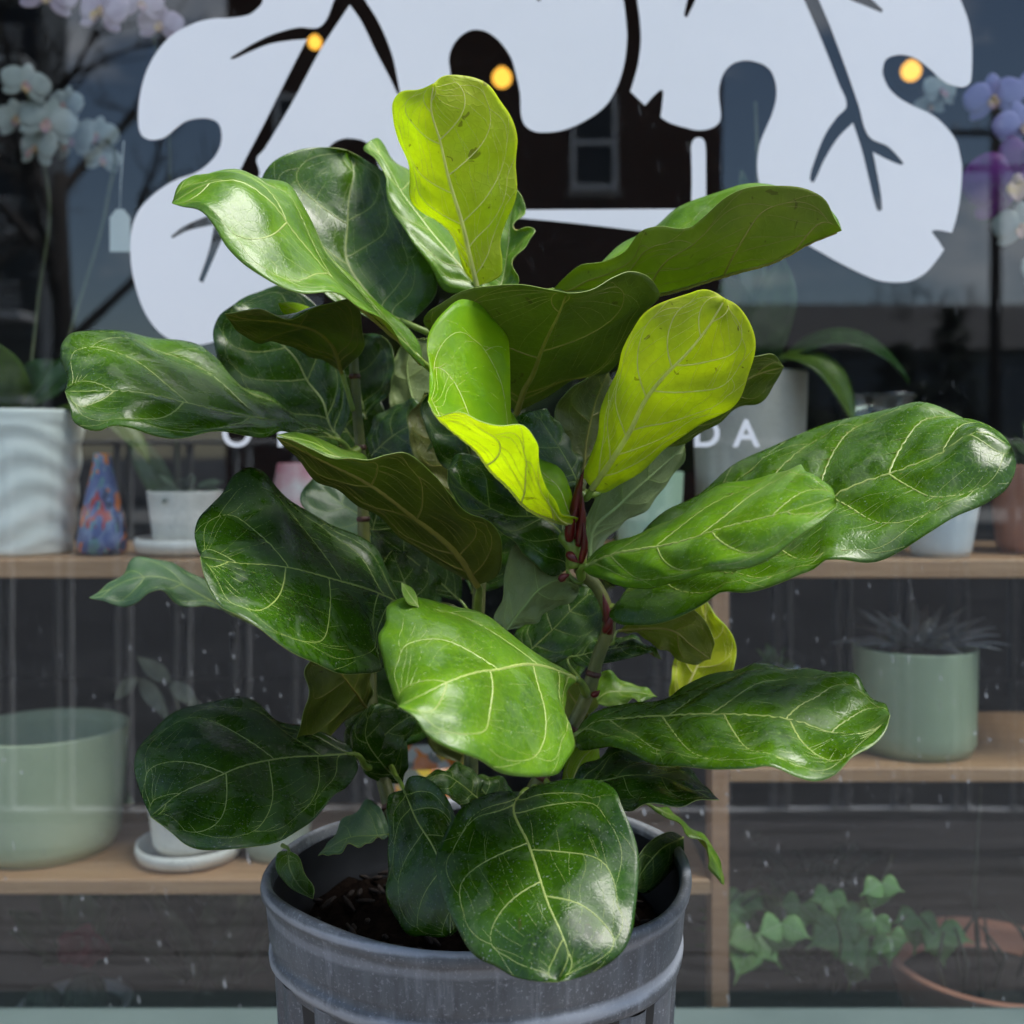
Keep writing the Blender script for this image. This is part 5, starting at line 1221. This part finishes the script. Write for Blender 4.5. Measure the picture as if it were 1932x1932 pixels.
def tuft(label, c, n, h, spread, mat, name='trailing_plant', cat='plant', wid=.012, seed=0, droop=.3):
    rr = random.Random(seed); t = thing(name, c, label, cat)
    c = Vector(c)
    for k in range(n):
        a = rr.uniform(0, 6.28); r = spread * rr.uniform(.3, 1)
        b_ = c + Vector((math.cos(a), math.sin(a), 0)) * r * .35
        tip = c + Vector((math.cos(a)*r, math.sin(a)*r, h * rr.uniform(.25, 1) - droop * h * rr.random()))
        V, Fc = sheet(b_, tip, (math.cos(a)*-.5, math.sin(a)*-.5 - .3, 1), wid * rr.uniform(.7, 1.2), None, oval, .08, .05, 8, 4)
        solid('leaf', V, Fc, mat, t)
    return t
tuft('little blue-green succulent in the speckled pot', rim, 26, .028, .055, SUCC, 'succulent', 'plant', .016, 1, 1.3)
# pink and white pot just left of the fig stem
PW = ceramic('pink_white_glaze', (0.72, 0.68, 0.66, 1), (0.62, 0.07, 0.15, 1), 14, .3)
pot_at('pink_pot', 650, 770, 1085, ZU + .0005, 1.47, PW, 'small pink and white glazed pot behind the fig stem', taper=1.5, soil=0)
# mint pot behind the stem, beige pot, glass dish, white cup
MINT = ceramic('mint_glaze', (0.40, 0.58, 0.40, 1), (0.46, 0.64, 0.46, 1), 10, .4)
pot_at('mint_pot', 1440, 1602, 1105, ZU + .0005, 1.45, MINT, 'pale mint green pot behind the fig, left of the beige pot', taper=.9)
BEIGE = ceramic('beige_stoneware', (0.52, 0.50, 0.44, 1), (0.58, 0.56, 0.50, 1), 12, .7, (0.30, 0.29, 0.25, 1), .2)
bp_, brim, br = pot_at('beige_pot', 1622, 1890, 872, ZU + .0005, 1.50, BEIGE, 'tall beige stoneware pot behind the letters', taper=.90, soil=.03)
orchid(brim, [[brim, P(1770, 620, 1.52), P(1775, 420, 1.54), P(1770, 240, 1.6)]], [(P(2205, 215, 1.75), .065), (P(2180, 250, 1.76), .05)], WHITE,
       [(brim, P(1700, 640, 1.46), (-.2,-1,.2), .055, OLEAF, .1), (brim, P(1830, 600, 1.44), (.2,-1,.3), .06, OLEAF, .12), (brim + Vector((.03,0,0)), P(2130, 900, 1.46), (.1,-.5,1), .062, OLEAF, .30), (brim, P(2000, 1010, 1.42), (.2,-.6,1), .055, OLEAF2, .35), (brim, P(1560, 760, 1.5), (-.2,-.5,1), .055, OLEAF, .2), (brim, P(1735, 400, 1.50), (.3,-1,.1), .045, OLEAF, .05)],
       'broad-leaved orchid growing in the beige pot')
def dishglass():
    t = NT('dish_glass'); fr = t.math('ADD', 0.10, t.math('MULTIPLY', t.math('POWER', t.n('ShaderNodeLayerWeight', Blend=0.5).outputs['Facing'], 4.0), 0.85))
    return t.done(mixsh0(t, fr, t.n('ShaderNodeBsdfTransparent', Color=(.80, .88, .86, 1)), t.n('ShaderNodeBsdfGlossy', Roughness=.03)))
DISH = dishglass()
dc = P(2055, 0, 1.52); dr = 112 * 1.52 / (F / K24); dz = zrow(925, 1.52)
dsh = lathe_thing('glass_jar', dc.x, 1.52, ZU + .0005, [(dr*.55,0),(dr*.62,.01),(dr*.62,.02),(dr*.66,(dz-ZU)*.5),(dr*.8,(dz-ZU)*.85),(dr*1.0,(dz-ZU)*.98),(dr*1.0,dz-ZU),(dr*.97,dz-ZU),(dr*.78,(dz-ZU)*.85),(dr*.62,(dz-ZU)*.5),(dr*.58,.02)], DISH, 'clear glass jar with flared rim behind the largest leaf', 'jar')
WCUP = ceramic('white_glaze', (0.66, 0.72, 0.74, 1), (0.70, 0.76, 0.78, 1), 10, .3)
pot_at('white_cup', 2110, 2300, 1120, ZU + .0005, 1.43, WCUP, 'small white pot under the largest leaf at right', taper=.72)
TERR = ceramic('terracotta', (0.44, 0.19, 0.12, 1), (0.52, 0.25, 0.17, 1), 14, .8, None, .3)
_, trim, _ = pot_at('terracotta_pot', 2325, 2560, 1090, ZU + .0005, 1.48, TERR, 'brown clay pot at the right end of the upper shelf', taper=.86)
GREENP = leafmat('houseplant_green', (0.03, 0.08, 0.012, 1), (0.07, 0.15, 0.025, 1), .45, .2)
tuft('leafy green plant at the right end of the upper shelf', trim, 34, .075, .10, GREENP, 'house_plant', 'plant', .024, 4, .5)
# purple orchid at the right edge
po = P(2520, 1000, 1.72)
orchid(Vector((po.x, po.y, ZU)), [[Vector((po.x, po.y, ZU)), P(2480, 700, 1.66), P(2460, 400, 1.6), P(2360, 180, 1.58)]],
       [(P(2385, 430, 1.44), .14), (P(2330, 235, 1.56), .085, LILAC), (P(2400, 300, 1.54), .085, LILAC), (P(2395, 535, 1.43), .075, WHITE), (P(2460, 200, 1.58), .085, LILAC), (P(2440, 640, 1.5), .07, WHITE)], PURPLE,
       [(Vector((po.x, po.y, ZU)), P(2380, 1100, 1.66), (0,-1,1), .05, OLEAF, .1)], 'purple and lilac orchid at the right edge')

# --- lower left shelf
SAGE = ceramic('sage_glaze', (0.42, 0.50, 0.33, 1), (0.50, 0.57, 0.39, 1), 6, .45)
pot_at('sage_pot', -80, 294, 1700, ZL + .0005, 1.50, SAGE, 'large sage green pot on the lower left shelf', taper=.90, soil=.06, wall=.008, round_=.02)
SAGE2 = ceramic('celadon_glaze', (0.38, 0.46, 0.38, 1), None, 6, .4)
_, wrim, _ = pot_at('white_pot', 348, 540, 1860, ZL + .016, 1.46, SPECK, 'white pot in a saucer behind the dark round leaf', taper=.86)
saucer(P(444,0,1.46).x, 1.46, ZL + .0005, (P(570,0,1.46).x - P(325,0,1.46).x)/2, .022, SPECK, bpy.data.objects['white_pot'])
DRYL = leafmat('dusty_leaf', (0.10, 0.11, 0.075, 1), (0.17, 0.18, 0.12, 1), .6, .2)
tw = thing('spindly_plant', wrim, 'spindly plant with a few dusty leaves in the white pot', 'plant')
for q in ([wrim, P(420, 1760, 1.47), P(330, 1590, 1.48)], [wrim, P(430, 1700, 1.47), P(400, 1600, 1.46)], [wrim, P(480, 1780, 1.48), P(560, 1640, 1.5)]):
    MB().tube(catmull([tuple(p) for p in q], 12), .0016, 6).build('stem', OSTEM, tw)
for b_, tp in ((P(330,1590,1.48), P(400,1690,1.45)), (P(330,1590,1.48), P(270,1640,1.5)), (P(400,1600,1.46), P(470,1660,1.44)), (P(400,1600,1.46), P(320,1540,1.46)), (P(560,1640,1.5), P(620,1720,1.47)), (P(480,1700,1.48), P(440,1620,1.46))):
    V, Fc = sheet(b_, tp, (0,-1,.6), .022, None, oval, .1, .1); solid('leaf', V, Fc, DRYL, tw)
pot_at('celadon_pot', 560, 740, 1830, ZL + .0005, 1.47, SAGE2, 'pale celadon pot just left of the nursery pot', taper=.80, soil=.02)
def sunny():
    t = NT('yellow_orange_glass'); v = t.coord('Object')
    vo = t.n('ShaderNodeTexVoronoi', Vector=v, Scale=60.0); sep = t.n('ShaderNodeSeparateColor'); t.t.links.new(vo.outputs['Color'], sep.inputs[0])
    r = t.n('ShaderNodeValToRGB', Fac=sep.outputs[0]); r.color_ramp.interpolation = 'CONSTANT'
    e = r.color_ramp.elements; e[0].color = (0.75, 0.48, 0.03, 1); e[1].position = .35; e[1].color = (0.70, 0.20, 0.02, 1); q = e.new(.6); q.color = (0.50, 0.50, 0.44, 1); q = e.new(.8); q.color = (0.16, 0.16, 0.12, 1)
    return t.done(t.bsdf(Base_Color=r.outputs[0], Roughness=.15))
g1 = P(1000, 0, 1.44); g1h = zrow(1775, 1.44) - ZL; g1r = 110 * 1.44 / (F / K24)
lathe_thing('striped_bowl', g1.x, 1.44, ZL + .0005, [(g1r*.5,0),(g1r*.7,.01),(g1r*.95,g1h*.5),(g1r,g1h),(g1r*.96,g1h),(g1r*.9,g1h*.5),(g1r*.6,.015),(.0005,.014)], sunny(), 'glass bowl with yellow and orange stripes behind the fig stems', 'bowl')
# --- lower right shelf
SAGE3 = ceramic('moss_glaze', (0.30, 0.38, 0.25, 1), (0.36, 0.44, 0.30, 1), 5, .4)
_, grim, _ = pot_at('green_planter', 2005, 2283, 1512, ZR + .0005, 1.47, SAGE3, 'moss green cylinder planter on the right shelf', taper=.97, soil=.012)
DRY = leafmat('dry_grey_leaf', (0.16, 0.165, 0.165, 1), (0.28, 0.285, 0.285, 1), .7, .1)
tuft('greyish dry plant sprouting from the green planter', grim, 70, .055, .12, DRY, 'dry_plant', 'plant', .013, 9, .5)
_, mrim, _ = pot_at('little_pot', 1770, 1872, 1560, ZR + .0005, 1.45, WCUP, 'little white pot left of the green planter', taper=.85, soil=.01)
tuft('round-leaved seedling in the little white pot', mrim, 9, .03, .035, GREENP, 'seedling', 'plant', .026, 12, .6)

# --- window ledge at the bottom: terracotta bowl, ivy, fern, cactus bowl
_, tb, tbr = pot_at('terracotta_bowl', 2085, 2560, 2245, LEDGEZ + .0005, 1.50, TERR, 'wide terracotta bowl at the bottom right corner', taper=.78, wall=.012, soil=.035, round_=.03)
STEMD = simple('dark_stem', (0.03, 0.035, 0.022, 1), (0.07, 0.075, 0.045, 1), 30, .7)
rs_ = thing('sprouting_stems', tb, 'thin dark stems growing from the terracotta bowl', 'plant')
for k in range(11):
    x = random.uniform(-.09, .05); y = random.uniform(-.07, .04); hh = random.uniform(.06, .11) if k else .28
    b_ = tb + Vector((x if k else -.03, y if k else -.04, -.033)); 
    MB().tube([b_, b_ + Vector((random.uniform(-.02,.02), 0, hh*.5)), b_ + Vector((random.uniform(-.035,.035), -.01, hh))], [.004, .003, .0015], 7).build('stem', STEMD, rs_)
IVY = leafmat('grape_ivy_leaf', (0.12, 0.27, 0.07, 1), (0.20, 0.40, 0.12, 1), .45, .2)
IVYV = leafmat('grape_ivy_vein', (0.25, 0.40, 0.20, 1), (0.30, 0.46, 0.24, 1), .5, .1)
def ivyprof(t, s):
    base = math.sin(math.pi * min(t / .82, 1) ** .75) if t < .82 else .0
    tipw = .10 * (1 - t) / .18 if t >= .70 else 0
    teeth = .10 * abs(math.sin(t * 22))
    return max(base * (1 - teeth), tipw, .02)
iv = thing('grape_ivy', P(1850, 2330, 1.55), 'grape ivy with toothed green leaves trailing in front of the terracotta bowl', 'plant')
trip = [(1700,2130,62),(1740,2095,50),(1765,2190,66),(1830,2165,58),(1875,2120,46),(1965,2160,80),(2050,2150,54),(2085,2195,56),(2150,2150,58),(2200,2180,64),(2065,2070,52),(1945,2095,52),(2020,2235,46),]
rv = random.Random(11)
for k, (x, y, s) in enumerate(trip):
    d = 1.44 + .07 * math.sin(k * 1.7)
    c = P(x, y, d); sz = s * d / (F / K24) * rv.uniform(.8, 1.1)
    tilt = rv.uniform(-25, 25)
    stem_top = c + Vector((rv.uniform(-.03, .03), .02, rv.uniform(.01, .03)))
    MB().tube([stem_top, c.lerp(stem_top, .5) + Vector((0, -.006, .004)), c], [.0010, .0009, .0008], 5).build('stem', STEMD, iv)
    for j, an in enumerate((-95, -25, -165)):
        an = R(an + tilt + rv.uniform(-12, 12)); ln = sz * (1.55 if j == 0 else 1.15) * rv.uniform(.85, 1.15)
        dv = Vector((math.cos(an), rv.uniform(-.5, .15), math.sin(an) + rv.uniform(-.15, .1)))
        tip = c + dv * ln
        nrm = Vector((rv.uniform(-.4, .4), -1, rv.uniform(.1, .8)))
        V, Fc = sheet(c, tip, nrm, sz * (1.45 if j == 0 else 1.2) * rv.uniform(.85, 1.1), None, ivyprof, rv.uniform(.0, .09), rv.uniform(-.10, .02), 22, 6, rv.uniform(.0, .06))
        lf = solid('leaf', V, Fc, IVY, iv, .0006)
        vm = MB()
        g = lambda i, jj: Vector(V[i*7 + jj])
        da = dv.normalized(); nb = (nrm - da * nrm.dot(da)).normalized() * .0008
        vm.tube([g(i, 3) + nb for i in range(0, 20, 3)], [.0009, .0008, .0008, .0007, .0006, .0004, .0003], 5)
        for q in (3, 6, 9, 12):
            for sg in (-1, 1):
                vm.tube([g(q, 3) + nb, g(q + 1, 3 + sg) + nb, g(q + 3, 3 + 2*sg) + nb], [.0005, .0004, .0002], 4)
        vm.build('veins', IVYV, lf)
for q in ([P(1700,2150,1.45),P(1800,2090,1.5),P(1900,2110,1.52),P(1960,2165,1.42),P(1950,2330,1.55)], [P(2190,2190,1.44),P(2120,2120,1.5),P(2030,2130,1.5),P(1950,2330,1.55)], [P(2065,2090,1.44),P(2050,2140,1.5),P(1950,2330,1.55)]):
    MB().tube(catmull([tuple(p) for p in q], 24), .0013, 6).build('stem', STEMD, iv)
FERN = leafmat('fern_grey_green', (0.10, 0.13, 0.10, 1), (0.17, 0.21, 0.165, 1), .7, .2)
fn = thing('asparagus_fern', P(1900, 2330, 1.66), 'feathery grey-green fern behind the ivy', 'fern')
fm = MB(); rr = random.Random(4)
fst = MB()
for k in range(16):
    x = 1760 + k*20 + rr.uniform(-10,10); y = 1960 + 80*abs(math.sin(k*1.3)) + rr.uniform(-20, 20)
    top = P(x, y, 1.58 + rr.uniform(-.04, .05)); root = P(1900 + rr.uniform(-30,30), 2330, 1.66)
    mid_ = root.lerp(top, .6) + Vector((0, 0, .05))
    cv = catmull([tuple(root), tuple(mid_), tuple(top)], 30)
    fst.tube(cv, .0007, 5)
    for i in range(10, 30):
        for sg in (-1, 1):
            p0 = Vector(cv[i]); l = .028 * (1 - abs(i - 20)/14)
            e = p0 + Vector((sg*l*rr.uniform(.5,1), rr.uniform(-.01,.01), rr.uniform(-.012,.008)))
            fm.tube([p0, e], [.0006, .0003], 3, False)
            for j in range(3):
                p1 = p0.lerp(e, .35 + .25*j); fm.tube([p1, p1 + Vector((rr.uniform(-.004,.006)*sg, rr.uniform(-.004,.004), rr.uniform(-.008,.004)))], [.0005,.0002], 3, False)
fst.build('stem', STEMD, fn)
tag(fm.build('fronds', FERN, fn), kind='stuff')
GREYC = ceramic('pale_grey_bowl_clay', (0.36, 0.36, 0.34, 1), None, 8, .6)
_, cb, cbr = pot_at('cactus_bowl', 45, 305, 2350, LEDGEZ + .0005, 1.52, GREYC, 'shallow pale bowl at the bottom left', taper=.8, soil=.012, wall=.008)
CACT = simple('cactus_green', (0.012, 0.026, 0.014, 1), (0.025, 0.05, 0.026, 1), 40, .6, .4, 150)
for dx, h, r in ((-.035, .045, .022), (.022, .062, .026)):
    t_ = thing('cactus', (cb.x + dx, cb.y - .02, cb.z - .012), 'taller dark cactus in the pale bowl' if h > .05 else 'shorter dark cactus in the pale bowl', 'cactus')
    MB().lathe([(r*.7,0),(r,h*.35),(r*.92,h*.7),(r*.5,h*.95),(.0005,h)], t_.location, 48, lambda a, i, rr_, z: (rr_*(1 + .10*math.cos(a*11)), z)).build('body', CACT, t_)
REDP = leafmat('red_petal', (0.22, 0.012, 0.025, 1), (0.34, 0.02, 0.04, 1), .5, .2)
rp0 = P(195, 2330, 1.75)
rd = tuft('dark leafy plant around a red bloom on the window ledge', Vector((rp0.x, rp0.y, LEDGEZ)), 26, .16, .13, OLEAF, 'flowering_plant', 'plant', .05, 14, .2)
for k in range(14):
    a = k * 2.4; c = P(195, 2215, 1.68); r = .004 + .022 * (k/14)
    V, Fc = sheet(c + Vector((math.cos(a)*r*.3, 0, math.sin(a)*r*.3)), c + Vector((math.cos(a)*(r+.02), -.012*(1-k/14), math.sin(a)*(r+.014))), (0,-1,.2), .03, None, petalp, .1, .1, 6, 4)
    solid('petal', V, Fc, REDP, rd)
PALEL = leafmat('variegated_leaf', (0.05, 0.085, 0.035, 1), (0.16, 0.20, 0.11, 1), .5, .2)
vb = P(520, 2350, 1.68)
tuft('pale mottled foliage plant on the ledge left of the nursery pot', Vector((vb.x, vb.y, LEDGEZ)), 40, .20, .17, PALEL, 'foliage_plant', 'plant', .05, 21, .1)
vb = P(360, 2350, 1.85)
tuft('dark foliage plant at the back of the ledge', Vector((vb.x, vb.y, LEDGEZ)), 36, .22, .2, OLEAF, 'foliage_plant', 'plant', .05, 22, .1)
vb = P(1890, 2350, 1.72)
tuft('low dark green foliage under the ivy', Vector((vb.x, vb.y, LEDGEZ)), 44, .10, .2, GREENP, 'foliage_plant', 'plant', .04, 23, .2)

# --- lit bulbs deep in the shop
def bulb_mat():
    t = NT('warm_bulb'); return t.done(t.n('ShaderNodeEmission', Color=(1.0, 0.47, 0.06, 1), Strength=0.95))
BULB = bulb_mat()
CORD = simple('lamp_cord', (0.012, 0.012, 0.012, 1), None, 5, .6)
for k, (x, y) in enumerate(((947, 147), (1719, 134), (594, 80))):
    c = at(x, y, 3.4); r = (18.5 if k < 2 else 13) * 3.4 / F
    t_ = thing('pendant_lamp', c, ['round warm pendant bulb in the middle of the emblem', 'round warm pendant bulb at the right end of the emblem', 'warm pendant bulb showing through a cut vein of the emblem'][k], 'lamp', 'pendant bulbs')
    MB().lathe([(.0004,-r),(r*.5,-r*.87),(r*.87,-r*.5),(r,0),(r*.87,r*.5),(r*.5,r*.87),(r*.3,r*1.1)], c, 24).build('bulb', BULB, t_)
    MB().tube([c + Vector((0,0,r*1.0)), c + Vector((0,0,r*1.9))], r*.4, 12).build('socket', CORD, t_)
    MB().tube([c + Vector((0,0,r*1.9)), Vector((c.x, c.y, 3.199))], .003, 6).build('cord', CORD, t_)
